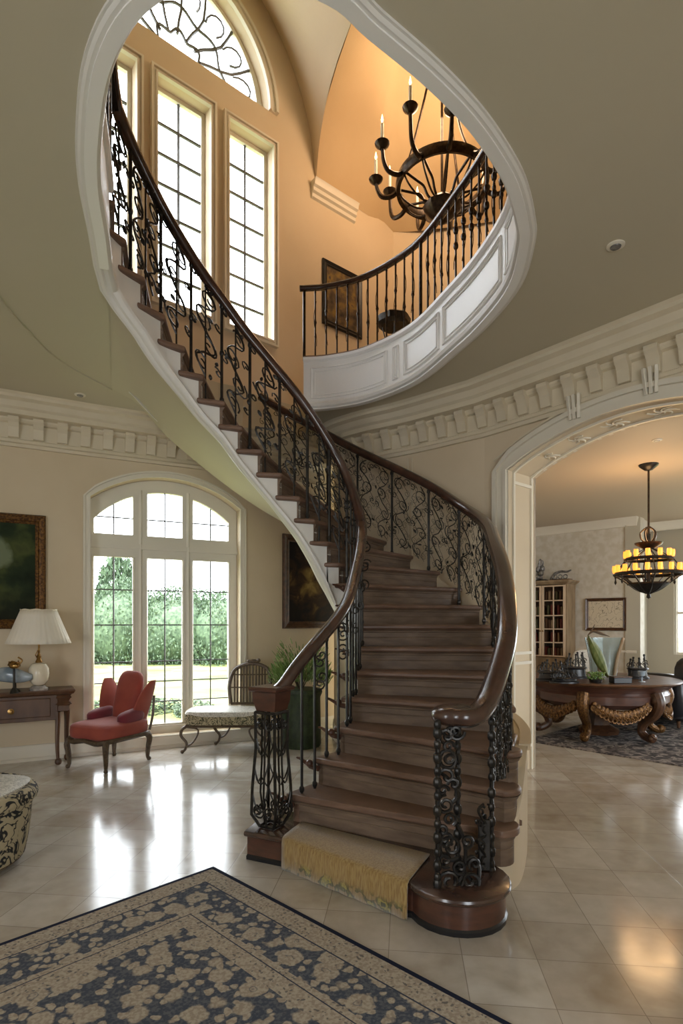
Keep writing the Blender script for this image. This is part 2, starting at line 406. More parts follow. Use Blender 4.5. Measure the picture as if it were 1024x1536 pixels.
w = bpy.data.objects.new('window_5', None); COL.objects.link(w); struct(w); w.location = upl(SCN,8.3,.1)
m = MB()
for r0,r1,d0,d1 in ((1.17,1.30,0,.03),(1.17,1.20,.03,.05),(1.26,1.30,.03,.06)):
    rows = [[upl(SCN+r*math.cos(t),8.24+r*math.sin(t),-d) for r,d in ((r0,d0),(r0,d1),(r1,d1),(r1,d0))] for t in [PI*k/32 for k in range(33)]]
    m.rings(rows)
m.build('window_casing', TRIM, w, world=True)
m = MB(); m.plate(semi(1.17), [semi(1.08, z0=8.29)], lambda p,q,t: upl(p,q,.14+t), .05); m.build('window_frame', WINW, w, world=True, smooth=False)
m = MB()
for k in range(1,8):
    t = PI*k/8; m.tube([upl(SCN+r*math.cos(t+.06*math.sin(r*7)),8.29+r*math.sin(t+.06*math.sin(r*7)),.16) for r in (.3,.45,.6,.75,.9,1.08)], .019, 5)
for r in (.32,.62):
    m.tube([upl(SCN+(r+.04*math.cos(8*t))*math.cos(t),8.29+(r+.04*math.cos(8*t))*math.sin(t),.16) for t in [PI*k/48 for k in range(49)]], .017, 5)
for k in range(8):
    t = PI*(k+.5)/8; m.tube([upl(SCN+(.85+.16*math.cos(q))*math.cos(t+.13*math.sin(q)),8.29+(.85+.16*math.cos(q))*math.sin(t+.13*math.sin(q)),.16) for q in [PI*j/6 for j in range(-4,5)]], .014, 4)
m.build('glazing_bar', LEAD, w, world=True)
m = MB(); m.plate(semi(1.08, z0=8.29), [], lambda p,q,t: upl(p,q,.17), 0); m.build('glass', GLASSM, w, world=True)

# ---- upper hall vault: arch on the window wall, groin and the second web
def P3(x,y,d): return W(x,y,d)
arch1 = [upl(SCN+1.93*math.cos(t), 7.65+2.35*math.sin(t)) for t in [PI*k/40 for k in range(41)]]
groin = cr([P3(474,268,7.93),P3(480,205,7.7),P3(492,140,7.35),P3(508,85,6.95),P3(530,25,6.45),P3(560,-60,5.8),P3(600,-190,5.0),P3(640,-420,4.2)], 5)
groin = [lerp(groin[int(t)], groin[min(int(t)+1,len(groin)-1)], t-int(t)) for t in [k*(len(groin)-1)/40 for k in range(41)]]
m = MB()
for k in range(0,40):
    rows = []
    a0,a1,g0,g1 = arch1[k],arch1[k+1],groin[k],groin[k+1]
    m.quad(a0,a1,g1,g0)
WEB = struct(m.build('ceiling_vault', UWALL, ang=60)); WEB.name = 'ceiling_vault'
m = MB(); m.sweep([p+NW*.0 for p in arch1], [(-.03,-.01),(.03,-.01),(.03,.03),(-.03,.03)], up=V((0,0,1)));
base_ = [upl(s,7.66) for s in (2.30,2.8,3.3,3.85)]+[V((2.0,8.75,7.66)),V((3.2,8.5,7.66)),V((4.6,8.2,7.66))]
base_ = cr(base_,6)
top_ = cr([P3(530,25,6.45),P3(555,46,6.9),P3(600,76,7.1),P3(640,112,7.3),P3(700,180,7.4),P3(770,280,7.6)],6)
rb = [lerp(base_[int(t)], base_[min(int(t)+1,len(base_)-1)], t-int(t)) for t in [k*(len(base_)-1)/24 for k in range(25)]]
rt = [lerp(top_[int(t)], top_[min(int(t)+1,len(top_)-1)], t-int(t)) for t in [k*(len(top_)-1)/24 for k in range(25)]]
rows = []
gl = groin[:21+0]
def gpt(t): # left edge follows the groin from the corbel up to the top curve start
    L = [p for p in groin if p.z <= top_[0].z+.02]; i = t*(len(L)-1); j = int(i); return lerp(L[j], L[min(j+1,len(L)-1)], i-j)
for j in range(13):
    t = j/12; g = gpt(t); row = []
    for k in range(25):
        p = lerp(rb[k], rt[k], t); bul = math.sin(PI*t)*.18
        d = g-lerp(rb[0], rt[0], t); p = p+d*max(0,1-k/10)+V((0,.0,bul*min(1,k/8)))
        row.append(p)
    rows.append(row)
m = MB(); m.grid(rows)
v2 = struct(m.build('ceiling_vault', mat('ochre_plaster',(.54,.39,.22),.75,col2=(.58,.43,.25),ns=1.1), ang=60))
m = MB()   # shallow dome above the second web
ctr = V((2.6,5.6,10.2)); rows = []
for j in range(7):
    t = j/6; rows.append([lerp(rt[k], ctr, t)+V((0,0,.5*math.sin(PI*t/2)*(1-t*.5))) for k in range(25)])
m.grid(rows); struct(m.build('ceiling_dome', mat('dome_plaster',(.70,.52,.30),.7), ang=70))
# corbel cornice under the springing
m = MB(); m.sweep([upl(s,7.66) for s in (2.24,2.6,3.04)], [(0,-.24),(.03,-.22),(.03,-.17),(.06,-.15),(.06,-.10),(.09,-.08),(.10,-.03),(.12,0),(0,.0)])
struct(m.build('trim_1', TRIM, ang=25))
# enclosing walls of the upper hall
m = MB(); m.sweep([upl(3.85,0),V((1.4,8.95,0)),V((3.0,8.6,0)),V((4.7,8.2,0)),V((4.8,-1.2,0)),V((-3.6,-1.2,0)),V((-4.0,3.6,0)),V((-3.2,5.7,0))], [(0,4.4),(0,11.5),(-.2,11.5),(-.2,4.4)])
struct(m.build('wall_upper_right', UWALL, ang=25))
m = MB(); m.plate([(-4.1,-1.3),(4.9,-1.3),(4.9,8.4),(2.5,9.0)]+[tuple(upl(s,0,.1).xy) for s in (4.3,-2.4)], [], lambda a,b,w: (a,b,11.5+w), .2); struct(m.build('roof', UWALL, smooth=False))

# ---- right wall with the arched doorway
R0 = V((1.465,5.80,0)); dR = V((.645,-.764,0)).normalized(); nR = V((.764,.645,0)).normalized()
def rwp(s, z, w=0): p = R0+dR*s+nR*w; p.z = z; return p
corner = cr([(-.10,7.95,0),(-.09,7.45,0),(.02,7.0,0),(.3,6.70,0),(.80,6.36,0),(1.465,5.80,0)],6)
far = cr([tuple(rwp(2.85,0)),(3.75,3.0,0),(4.15,1.8,0),(4.2,-3.2,0)],6)
D0,D1,DS,DA = .276,2.52,3.01,3.29
TH = .5
m = MB(); m.sweep(corner, prof); m.sweep(far, prof)
m.plate([(0,0),(D0,0)]+[(lerp(D0,D1,k/20), archtop(lerp(D0,D1,k/20),D0,D1,DS,DA)) for k in range(21)]+[(D1,0),(2.85,0),(2.85,CH),(0,CH)], [], lambda a,b,w: rwp(a,b,w), TH)
struct(m.build('wall_right', WALL, ang=25))
arch = [(D0,0.0)]+[(lerp(D0,D1,k/24), archtop(lerp(D0,D1,k/24),D0,D1,DS,DA)) for k in range(25)]+[(D1,0.0)]
struct(casing('door_casing', arch, rwp, .15, .06, TRIM, 0))
struct(casing('door_casing', arch, lambda u,z,e: rwp(u,z,TH-e*-1), .12, .05, TRIM, 0))
m = MB()   # panelled reveal mouldings inside the thickness of the opening
for w0,w1 in ((.07,.095),(.39,.415)):
    m.rings([[rwp(u,z,w)+V((0,0,0)) for w in (w0,w1)]+[rwp(u+(0.02 if u<1.3 else -.02)*(1 if z<DS+.001 else 0), z-.02*(1 if z>DS-.001 else 0), w) for w in (w1,w0)] for u,z in arch])
for z0,z1 in ((.25,1.1),(1.2,2.9)):
    for za in (z0,z1): m.bar(rwp(D0+.004,za,.09),rwp(D0+.004,za,.40),.03,.03)
struct(m.build('trim_2', TRIM))
m = MB()   # carved relief rosettes and leaves under the arch
for k,(u,) in enumerate([(.55,),(.85,),(1.2,),(1.6,),(2.0,)]):
    z = archtop(u,D0,D1,DS,DA)-.008
    for q in range(6):
        a = q*PI/3; m.tube([rwp(u+.10*t*math.cos(a+t*1.2), z, .25+.10*t*math.sin(a+t*1.2)) for t in (0,.3,.6,.9,1.2)], .007, 5)
struct(m.build('trim_3', TRIM))
m = MB()   # key blocks over the arch
for u in (.98,1.62):
    z = archtop(u,D0,D1,DS,DA)
    for du in (-.035,0,.035): m.bar(rwp(u+du,z+.06,-.03),rwp(u+du*1.3,z+.27,-.06),.028,.05)
struct(m.build('trim_4', TRIM, bev=.004))
m = MB()   # raised moulding between the arch casing and cornice
m.tube([rwp(u, archtop(u,D0-.15,D1+.15,DS+.12,DA+.19), -.02) for u in [lerp(D0-.15,D1+.15,k/24) for k in range(25)]], .014, 6)
m.tube([V((p.x,p.y,z))+V((-.012,-.012,0)) for p in [corner[24]] for z in (.8,1.5,2.5,3.36)], .008, 5)
m.tube([V((p.x,p.y,z))+V((-.012,-.012,0)) for p in [corner[24]+V((-.04,.03,0))] for z in (.8,1.5,2.5,3.36)], .006, 5)
struct(m.build('trim_5', CORN))

# ---- cornices with modillions
cprof = [(0,-.50),(.035,-.50),(.05,-.47),(.03,-.45),(.03,-.42),(.015,-.41),(.015,-.25),(.05,-.24),(.07,-.22),(.07,-.20),(.17,-.19),(.17,-.14),(.20,-.12),(.23,-.07),(.28,-.05),(.28,-.02),(.31,0),(0,0)]
def resample(P, step):
    out = [P[0]]; acc = 0; 
    for a,b in zip(P,P[1:]):
        L = (b-a).length; d = step-acc
        while d <= L: out.append(lerp(a,b,d/L)); d += step
        acc = (acc+L) % step if L else acc
        acc = L-(d-step)
    return out
def cornice(name, path, flip=1):
    path = [V((p.x,p.y,CH)) for p in path]
    m = MB(); m.sweep(path, cprof); c_ = struct(m.build(name, CORN, ang=22))
    dense = resample(path, .235)
    for i in range(1,len(dense)-1):
        p = dense[i]; t = (dense[i+1]-dense[i-1]).normalized(); s = t.cross(V((0,0,1)))
        if p.y < 1.2: continue
        m = MB(); w = .05
        for sgn in (1,):
            prof2 = [(.015,-.20),(.125,-.20),(.125,-.235),(.10,-.26),(.07,-.30),(.055,-.36),(.045,-.40),(.015,-.405)]
            m.rings([[p+t*q*w+s*a+V((0,0,b)) for a,b in prof2] for q in (-1,1)])
        o = m.build('modillion', CORN, c_, world=True, smooth=False); o.location = (0,0,0)
leftc = left0[8:]+[V((B.x,B.y,0)),V((-.874,7.52,0)),upl(2.6,0)]
cornice('trim_6', leftc)
rightc = corner[6:]+[rwp(.6,0),rwp(1.3,0),rwp(2.1,0)]+far
cornice('trim_7', rightc)
# ---- baseboards
bprof = [(0,0),(.03,0),(.03,.03),(.018,.04),(.018,.15),(.01,.17),(0,.175)]
for nm,path in (('baseboard_left', left0+[abp(WU0,0)]),('baseboard_left', [abp(WU1,0)]+left1),('baseboard_right', corner+[rwp(D0-.16,0)])):
    m = MB(); m.sweep(path, bprof); struct(m.build(nm, TRIM, ang=25))
m = MB(); m.sweep([abp(u,0) for u in (WU0,.5,1.2,WU1)], [(-.3,0),(.035,0),(.035,.03),(.02,.04),(.02,.14),(.03,.155),(-.3,.16)]); struct(m.build('window_sill', TRIM, ang=25))
# thin bead on the ceiling where the stair soffit runs out
m = MB(); m.tube(cr([tuple(OE(24).xy)+(CH-.004,),(-2.56,5.2,CH-.004),(-2.57,4.7,CH-.004),(-2.50,4.1,CH-.004),(-2.3,3.4,CH-.004),(-1.95,2.6,CH-.004)],6), .010, 5)
struct(m.build('trim_8', CEIL))

# ---- balcony fascia round the well
def off(D, d):
    out = []
    for i,p in enumerate(D):
        t = (D[min(i+1,len(D)-1)]-D[max(i-1,0)]).normalized(); out.append(p+t.cross(V((0,0,1)))*d)
    return out
fas = off(RINGD, -.012)
m = MB(); m.sweep(fas, [(0,-.03),(0,UF-CH-.05),(-.015,UF-CH-.05),(-.03,UF-CH-.03),(-.03,UF-CH),(.06,UF-CH),(.06,-.03)], tilt=False)
F_ = struct(m.build('trim_9', WHITE, ang=25))
tot = 0; cum = [0]
for a,b in zip(fas,fas[1:]): tot += (b-a).length; cum.append(tot)
def fat(sv, z=0, d=0):
    sv = max(0,min(tot,sv))
    for i in range(len(cum)-1):
        if sv <= cum[i+1]:
            t = (fas[i+1]-fas[i]).normalized(); p = lerp(fas[i],fas[i+1],(sv-cum[i])/(cum[i+1]-cum[i])); return p+t.cross(V((0,0,1)))*d+V((0,0,z))
def fpanel(s0, s1):
    for off_,r in ((0,.012),(.035,.006)):
        m = MB(); n = 10; z0,z1 = .09+off_,.42-off_
        loop = [fat(lerp(s0+off_,s1-off_,k/n), z0, -.005) for k in range(n+1)]+[fat(lerp(s1-off_,s0+off_,k/n), z1, -.005) for k in range(n+1)]
        m.tube(loop, r, 5, closed=True); o = m.build('panel_moulding', WHITE, F_)
s = tot-.06
for L in (.95,.10,.62,1.0,1.0,.9,.9):
    fpanel(s-L, s-.03); s -= L+.06
# ---- ring moulding: runs up the stringer's lower edge and round the well
def zbot(k):
    o_ = interp([(2,.9),(4,.62),(6,.55),(9,.5),(11,.50),(12,.42),(13,.37),(14,.33),(16,.31),(18,.29),(20,.33),(22,.38),(24,.5)], k)
    z = RISE*k-o_; x = CH+.02-z
    z = CH-(.05*math.log(1+math.exp(x/.05)))*1.0
    return max(.0, z)
path = []
k = 3.0
while k <= 23.9:
    p = IPt(k); p.z = zbot(k); path.append(p); k += .25
path += [V((p.x,p.y,CH)) for p in RINGD]
m = MB(); m.sweep(path, [(-.02,.05),(-.035,.03),(-.03,.0),(-.02,-.012),(0,-.02),(.03,-.012),(.045,-.022),(.065,-.022),(.078,-.012),(.088,-.012),(.09,.01),(.0,.05)], tilt=False)
struct(m.build('trim_10', STRING, ang=30))

# ---- adjoining salon seen through the doorway
FW = V((4.03,11.7,0)); dF = V((.73,-.684,0)).normalized()
def fwp(t, z=0, w=0): p = FW+dF*t+V((dF.y,-dF.x,0))*w; p.z = z; return p      # w>0 into the room
SC_ = 3.45
m = MB(); pr2 = [(0,0),(0,SC_+.3),(-.25,SC_+.3),(-.25,0)]
m.sweep([V((1.55,6.75,0)),V((2.1,9,0)),fwp(-1.75),fwp(1.96)], pr2)
struct(m.build('wall_salon_back', PAPER, ang=20))
m = MB(); m.sweep([fwp(1.96),V((6.05,11.2,0))], pr2)
WW = V((6.05,11.2,0))
def wwp(t,z,w=0): p = WW+dF*t+V((-dF.y,dF.x,0))*w; p.z = z; return p
m.plate([(0,0),(4.2,0),(4.2,SC_+.3),(0,SC_+.3)], [[(.46,.9),(1.5,.9),(1.5,2.5),(.46,2.5)],[(2.0,.3),(4.0,.3),(4.0,3.1),(2.0,3.1)]], lambda a,b,w: wwp(a,b,w), .25)  # second, wider opening is out of view, enlarged to brighten the salon
m.sweep([wwp(4.2,0),V((9.6,2.7,0))], pr2)
m.plate([(4.3,0),(9.7,0),(9.7,SC_),(4.3,SC_)], [[(5.2,.3),(9.0,.3),(9.0,3.1),(5.2,3.1)]], lambda a,b,w: (a,2.7-w,b), .25)  # unseen opening added here to bring more daylight into the salon
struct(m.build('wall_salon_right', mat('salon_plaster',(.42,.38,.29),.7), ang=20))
w = bpy.data.objects.new('window_6', None); COL.objects.link(w); struct(w); w.location = wwp(.98,.9,.1)
m = MB()
for a,b in (((.48,.9),(.48,2.5)),((1.48,.9),(1.48,2.5)),((.46,.92),(1.5,.92)),((.46,2.48),(1.5,2.48)),((.98,.9),(.98,2.5)),((.46,1.7),(1.5,1.7))): m.bar(wwp(a[0],a[1],.08),wwp(b[0],b[1],.08),.05)
m.build('window_frame', WINW, w, world=True)
m = MB(); m.quad(wwp(.46,.9,.1),wwp(1.5,.9,.1),wwp(1.5,2.5,.1),wwp(.46,2.5,.1)); m.build('glass', GLASSM, w, world=True)
m = MB(); m.plate([(1.3,6.9),tuple(rwp(0,0,.38).xy),tuple(rwp(2.85,0,.38).xy),(5.0,2.6),(9.9,2.6),(9.9,13.2),(1.3,13.2)], [], lambda a,b,w: (a,b,SC_+w), .08)
struct(m.build('ceiling_salon', mat('salon_ceiling',(.56,.47,.36),.6), smooth=False))
m = MB(); m.sweep([fwp(-1.7),fwp(1.9),V((6.05,11.1,0)),wwp(4.0,0)], [(0,SC_-.16),(.03,SC_-.15),(.05,SC_-.10),(.11,SC_-.04),(.15,SC_),(0,SC_)], tilt=False); struct(m.build('trim_11', TRIM, ang=25))
m = MB(); m.sweep([fwp(-1.7),fwp(1.9)], [(0,.95),(.03,.95),(.04,.98),(.03,1.0),(0,1.0)], tilt=False); struct(m.build('trim_12', TRIM, ang=25))
# end of the hall behind the viewer: wall with unseen tall openings, added to let fill light in
m = MB(); m.plate([(-5.5,0),(4.4,0),(4.4,CH),(-5.5,CH)], [[(-4.4,.3),(-2.9,.3),(-2.9,3.0),(-4.4,3.0)],[(1.0,.3),(2.4,.3),(2.4,3.0),(1.0,3.0)]], lambda a,b,w: (a,-3.1-w,b), .2)
struct(m.build('wall_rear', WALL, smooth=False))
# ================================================================ staircase
ST = thing('staircase', 'sweeping dark walnut staircase curving up to the left through the oval well', 'staircase', (.3,3.6,0))
UP = V((0,0,1))
def fwd(k):
    d = OPt(k)-IPt(k); d.z = 0; return UP.cross(d.normalized())
def nos(k, di=0, do=0, df=0):
    i, o = IPt(k), OPt(k); d = (o-i).normalized(); f = fwd(k)
    return i-d*di+f*df, o+d*do+f*df
for k in range(2, 25):
    z1 = RISE*k; z0 = z1-RISE
    a, b = nos(k, .05, .03, -.03)
    if k < 24:
        dd, cc = nos(k+1, .05, .03, .03)
    else:
        dd, cc = nos(k, .05, .03, .5)
    m = MB(); i = len(m.v)
    P = [a.lerp(b,t) for t in (0,.33,.66,1)]
    if k in (2,3,4):
        cx_, cy_, r_ = {2:(.87,3.20,.13),3:(.92,3.31,.125),4:(.99,3.43,.10)}[k]
        P = [a, a.lerp(V((cx_,cy_-r_,0)),.5)] + [V((cx_+r_*math.cos(t),cy_+r_*math.sin(t),0)) for t in [-PI/2+PI*.75*q/8 for q in range(9)]]
    P += [cc, dd]
    for z in (z1-.042, z1): m.v += [V((p.x,p.y,z)) for p in P]
    n = len(P); m.f += [tuple(range(n))[::-1], tuple(range(n,2*n))]+[(q,(q+1)%n,n+(q+1)%n,n+q) for q in range(n)]
    t_ = m.build('tread', WOOD, ST, world=True, bev=.014)
    a, b = nos(k, .012, .0, .0); f = fwd(k)
    m = MB()
    if k in (2,3,4):
        cx_, cy_, r_ = {2:(.87,3.20,.10),3:(.92,3.31,.10),4:(.99,3.43,.075)}[k]
        c0 = V((cx_,cy_-r_,0)); L = [a, a.lerp(c0,.5)]+[V((cx_+r_*math.cos(t),cy_+r_*math.sin(t),0)) for t in [-PI/2+PI*.8*q/8 for q in range(9)]]
    else: L = [a, b]
    L = [V((p.x,p.y,0)) for p in L]
    m.sweep(L, [(0,z0-.02),(0,z0+.07),(-.003,z0+.074),(0,z0+.078),(0,z1-.07),(.008,z1-.065),(.010,z1-.055),(.022,z1-.042),(-.03,z1-.042),(-.03,z0-.02)], tilt=False)
    m.build('riser', RISER, ST, world=True, ang=30)
    if k <= 10:      # carved scroll bracket under the open end of the tread
        q = IPt(k); d = (IPt(k)-OPt(k)).normalized(); d.z = 0; f = fwd(k)
        m = MB(); c_ = q+d*.05+V((0,0,-.035))
        m.tube([c_+d*x*.11+f*(-.03)+V((0,0,y*.06)) for x,y in ((-.5,-.6),(.1,-.5),(.5,-.1),(.95,.25),(1.2,.3))], lambda t: .022*(1-t*.7), 7)
        m.ball(c_+d*.02-f*.03+V((0,0,-.01)), .028)
        m.build('bracket', MAHOG, ST, world=True)
# bottom step with plinth end and rounded bull-nose end
def s1(e):
    bc = V((.60,2.95,0)); r = .245+e
    return [V((-.60-e*.6,3.61-e,0)), V((-.37,3.50-e,0)), V((0.0,3.20-e,0)), V((.34-.3*e,2.90-e,0))]+[bc+V((math.cos(t),math.sin(t),0))*r for t in [math.radians(-165+q*15) for q in range(16)]]+[V((.85,3.30,0)), V((.3,3.62,0)), V((-.22,3.96,0)), V((-.50-e*.6,3.93,0))]
m = MB(); m.rings([[p+V((0,0,z)) for p in s1(e)] for e,z in ((0,.03),(0,.15))]); m.build('plinth', MAHOG, ST, world=True)
m = MB(); m.rings([[p+V((0,0,z)) for p in s1(e)] for e,z in ((.008,.0),(.010,.022),(.0,.032))]); m.build('shoe_moulding', LEATHER, ST, world=True)
m = MB(); m.rings([[p+V((0,0,z)) for p in s1(e)] for e,z in ((.0,.14),(.018,.15),(.026,.158),(.03,.17),(.026,.182),(.018,.187))]); m.build('tread', RAILM, ST, world=True)
# stringers
def stringer(fn, d, k0, k1, zb, name, m_, th=.035):
    m = MB()
    def q(k):
        i, o = IPt(k), OPt(k); v = (o-i).normalized(); v.z = 0
        return (i+v*d if fn == 'i' else o+v*d), v
    k = k0
    while k < k1-1e-6:
        zt = RISE*math.floor(k+1e-6)-.02 + (RISE if fn == 'x' else 0)
        a, va = q(k); b, vb = q(k+.25); za, zb_ = min(zb(k),zt), min(zb(k+.25),zt)
        f0 = [V((a.x,a.y,za)),V((b.x,b.y,zb_)),V((b.x,b.y,zt)),V((a.x,a.y,zt))]
        f1 = [p+(va if j in (0,3) else vb)*th for j,p in enumerate(f0)]
        m.quad(*f0); m.quad(*f1[::-1]); m.quad(f0[3],f0[2],f1[2],f1[3]); m.quad(f0[0],f0[3],f1[3],f1[0]); m.quad(f0[1],f0[2],f1[2],f1[1]); m.quad(f0[0],f0[1],f1[1],f1[0])
        k += .25
    return m.build(name, m_, ST, world=True, ang=30)
stringer('i', .0, 2, 6, zbot, 'stringer', WOOD)
stringer('i', .0, 6, 24, zbot, 'stringer', STRING)
stringer('o', -.0, 13, 24, lambda k: max(0,min(RISE*k-.45, CH)), 'stringer', STRING)
m = MB()
wp = cr([(.80,3.16,0),(.97,3.20,0),(1.10,3.42,0),(1.28,3.9,0),(1.42,4.4,0),(1.50,5.0,0),(1.45,5.55,0)],5)
dw = lambda i: interp([(0,.02),(6,.03),(11,.12),(14,.32)], i)
hz = lambda i: interp([(0,.33),(5,.33),(9,.5),(13,.70),(99,.70)], i)
m.rings([[p, p+V((0,0,hz(i))), p+V((-dw(i),.02,hz(i))), p+V((-dw(i),.02,0))] for i,p in enumerate(wp)])
m.rings([[p+V((a,-a*.3,hz(i)+b)) for a,b in ((.002,-.03),(.02,-.025),(.022,.012),(-.05,.012),(-.05,.001),(.002,.001))] for i,p in enumerate(wp) if i > 12])
m.build('base_wall', WALL, ST, world=True, ang=30)
m = MB(); m.rings([[OPt(k)+V((0,0,-RISE*k)), OPt(k)+V((0,0,-.06))] for k in [4+q*.5 for q in range(21)]], cap=False, cyc=False); m.build('base_wall', WALL, ST, world=True)
# plaster soffit
def softz(z): x = CH+.02-z; return max(0, CH-.05*math.log(1+math.exp(x/.05))) if False else max(0, min(z, CH+.0)-.02*math.exp(-abs(z-CH)/.06))
rows = []; k = 4.0
while k <= 24.01:
    i, o = IPt(k), OE(k, .2 if k > 13 else .02); i.z = zbot(k)+.0; o.z = softz(RISE*k-.47+ (0 if k<22 else (k-22)*.06))
    row = []
    for j in range(11):
        t = j/10; p = i.lerp(o, t); e = 1 if k < 21 else 1
        row.append(p)
    rows.append(row); k += .25
m = MB(); m.grid(rows); SO = m.build('soffit', CEIL, ST, world=True, ang=80, solid=0)
m = MB(); m.rings([[r[-1], V((r[-1].x,r[-1].y,max(r[-1].z,CH)+.01))] for r in rows if r[-1].y > 4.5 and r[-1].x < .3 and r[-1].z > 2.6 and r[-1].x < -1.1], cap=False, cyc=False)
m.build('soffit_edge', CEIL, ST, world=True)

# ---------------------------------------------------------------- wrought iron
def spiral(cu, cv, R, turns=1.4, ph=0, sgn=1, n=16, end=.18):
    return [(cu+R*(1-(1-end)*t)*math.cos(ph+sgn*turns*2*PI*t), cv+R*(1-(1-end)*t)*math.sin(ph+sgn*turns*2*PI*t)) for t in [j/n for j in range(n+1)]]
def scrolls(m, M, w, h, cell, r, rnd, nseg=4, leaves=True, jag=None):
    """fill a w x h panel with vine scrolls, M maps (u,v) -> point"""
    nc = max(1, round(w/cell)); nr = max(1, round(h/cell)); cw, ch = w/nc, h/nr
    ok = lambda p: (min(max(p[0],.004),w-.004), min(max(p[1],.004),h-.004))
    for c in range(nc):
        pts = []; u0 = (c+.5)*cw
        for j in range(nr*4+1):
            v = j*ch/4; pts.append(ok((u0+cw*.30*math.sin(v/ch*PI+c*PI+rnd.uniform(-.2,.2)), v)))
        m.tube(cr([M(*p) for p in pts], 2), r, nseg)
        for q in range(nr):
            sg = 1 if (q+c) % 2 else -1
            R = min(cw,ch)*rnd.uniform(.30,.42); cu = u0-sg*cw*.12; cv = (q+.5)*ch+rnd.uniform(-.1,.1)*ch
            m.tube([M(*ok(p)) for p in spiral(cu, cv, R, rnd.uniform(1.1,1.6), rnd.uniform(0,6.28), sg)], lambda t: r*(1-.35*t), nseg)
            R2 = R*.5; m.tube([M(*ok(p)) for p in spiral(u0+sg*cw*.38, cv+ch*.36, R2, 1.1, rnd.uniform(0,6.28), -sg, 10)], r*.8, nseg)
            if leaves:
                a = rnd.uniform(0,6.28); L = cell*.2
                m.tube([M(*ok((cu+R*math.cos(a)+L*t*math.cos(a+1), cv+R*math.sin(a)+L*t*math.sin(a+1)))) for t in (0,.35,.7,1)], lambda t: r*2.2*math.sin(PI*(t*.8+.1)), nseg)
def beadbar(m, a, b, r, beads=(), n=6):
    a, b = V(a), V(b); m.tube([a, b], r, n)
    for t, R in beads: m.sell(a.lerp(b,t), (R,R,R*1.5), 1, 8, 6)
def sheet(p0, p1):   # vertical plane panel from two ground points
    p0, p1 = V(p0), V(p1); L = (p1-p0).length; d = (p1-p0)/L
    return (lambda u, v: p0+d*u+V((0,0,v))), L
RH = .87
# inner balustrade
BI = thing('stair_balustrade', 'inner stair balustrade with dark handrail and vine scroll ironwork, left side of the steps', 'balustrade', (-.45,3.68,.187))
def irail(k):
    p = IPt(k); q = OPt(k); v = (q-p).normalized(); v.z = 0; p = p+v*.035; p.z += RH; return p
rp = cr([(-.475,3.66,1.045),(-.43,3.675,1.055),(-.375,3.70,1.10),(-.30,3.76,1.21),tuple(irail(2.5)),tuple(irail(3))],5)+[irail(3+q*.25) for q in range(1,85)]
lp = [V((p.x+.02,p.y,UF+.86)) for p in RINGD[1:16]]
rp += lp
rp2 = []
for i,p in enumerate(rp):
    L = rp[max(0,i-2):i+3]; s_ = sum(L, V((0,0,0)))/len(L); rp2.append(s_ if 1 < i < len(rp)-2 else p)
rp = rp2
m = MB(); m.sweep(rp, inset_profile(.045,.038)); m.build('handrail', RAILM, BI, world=True, ang=60)
m = MB(); m.sweep([p-V((0,0,.045)) for p in rp], [(-.02,-.006),(.02,-.006),(.02,.006),(-.02,.006)]); m.build('bottom_rail', IRON, BI, world=True)
rnd = random.Random(3)
for k in range(2, 11):
    for q,fr in enumerate((.1,.6)):
        p = irail(k+fr); m = MB(); z0 = RISE*k
        beadbar(m, (p.x,p.y,z0), (p.x,p.y,p.z-.03), .0105, ((.03,.018),(.97,.016)))
        if k+fr > 2.5:
            for cv in (.70,.55):
                M_ = lambda u,v: p+V((u,.25*u,v-RH))
                m.tube([M_(*s_) for s_ in spiral(.035*(1 if q else -1), cv+.05*q, .045, 1.3, rnd.uniform(0,6), 1)], .006, 5)
        m.build('baluster', IRON, BI, world=True)
bays = [(10.6,12.1),(12.1,13.6),(13.6,15.1),(15.1,16.6),(16.6,18.1),(18.1,19.6),(19.6,21.1),(21.1,22.6),(22.6,24.0)]
for bi,(k0,k1) in enumerate(bays):
    p = irail(k0); z0 = RISE*math.floor(k0+.001); m = MB(); beadbar(m, (p.x,p.y,z0), (p.x,p.y,p.z-.03), .014, ((.04,.02),(.5,.02),(.96,.02))); m.build('post', IRON, BI, world=True)
    km = (k0+k1)/2; p = irail(km); m = MB(); beadbar(m, (p.x,p.y,RISE*math.floor(km)), (p.x,p.y,p.z-.03), .008, ((.6,.014),)); m.build('baluster', IRON, BI, world=True)
    w = (irail(k1)-irail(k0)); w.z = 0; w = w.length
    M_ = lambda u,v: (lambda p: V((p.x,p.y,p.z-RH+.045+v)))(irail(lerp(k0,k1,max(0,min(1,u/w)))))
    m = MB(); scrolls(m, M_, w, .76, .18, .0065 if k0 < 15 else .009, rnd); m.build('scroll_panel', IRON, BI, world=True)
# the run that carries on along the landing edge of the well
land = [V((p.x+.02,p.y,UF)) for p in RINGD[1:16]]
for i in range(0, 14, 4):
    p = land[i]; m = MB(); beadbar(m, p, p+V((0,0,.83)), .014, ((.5,.02),)); m.build('post', IRON, BI, world=True)
    a, b = land[i], land[min(i+4,14)]; M_, w = sheet(a, b); m = MB(); scrolls(m, (lambda u,v: M_(u,v+.04)), w, .76, .15, .0065, rnd); m.build('scroll_panel', IRON, BI, world=True)
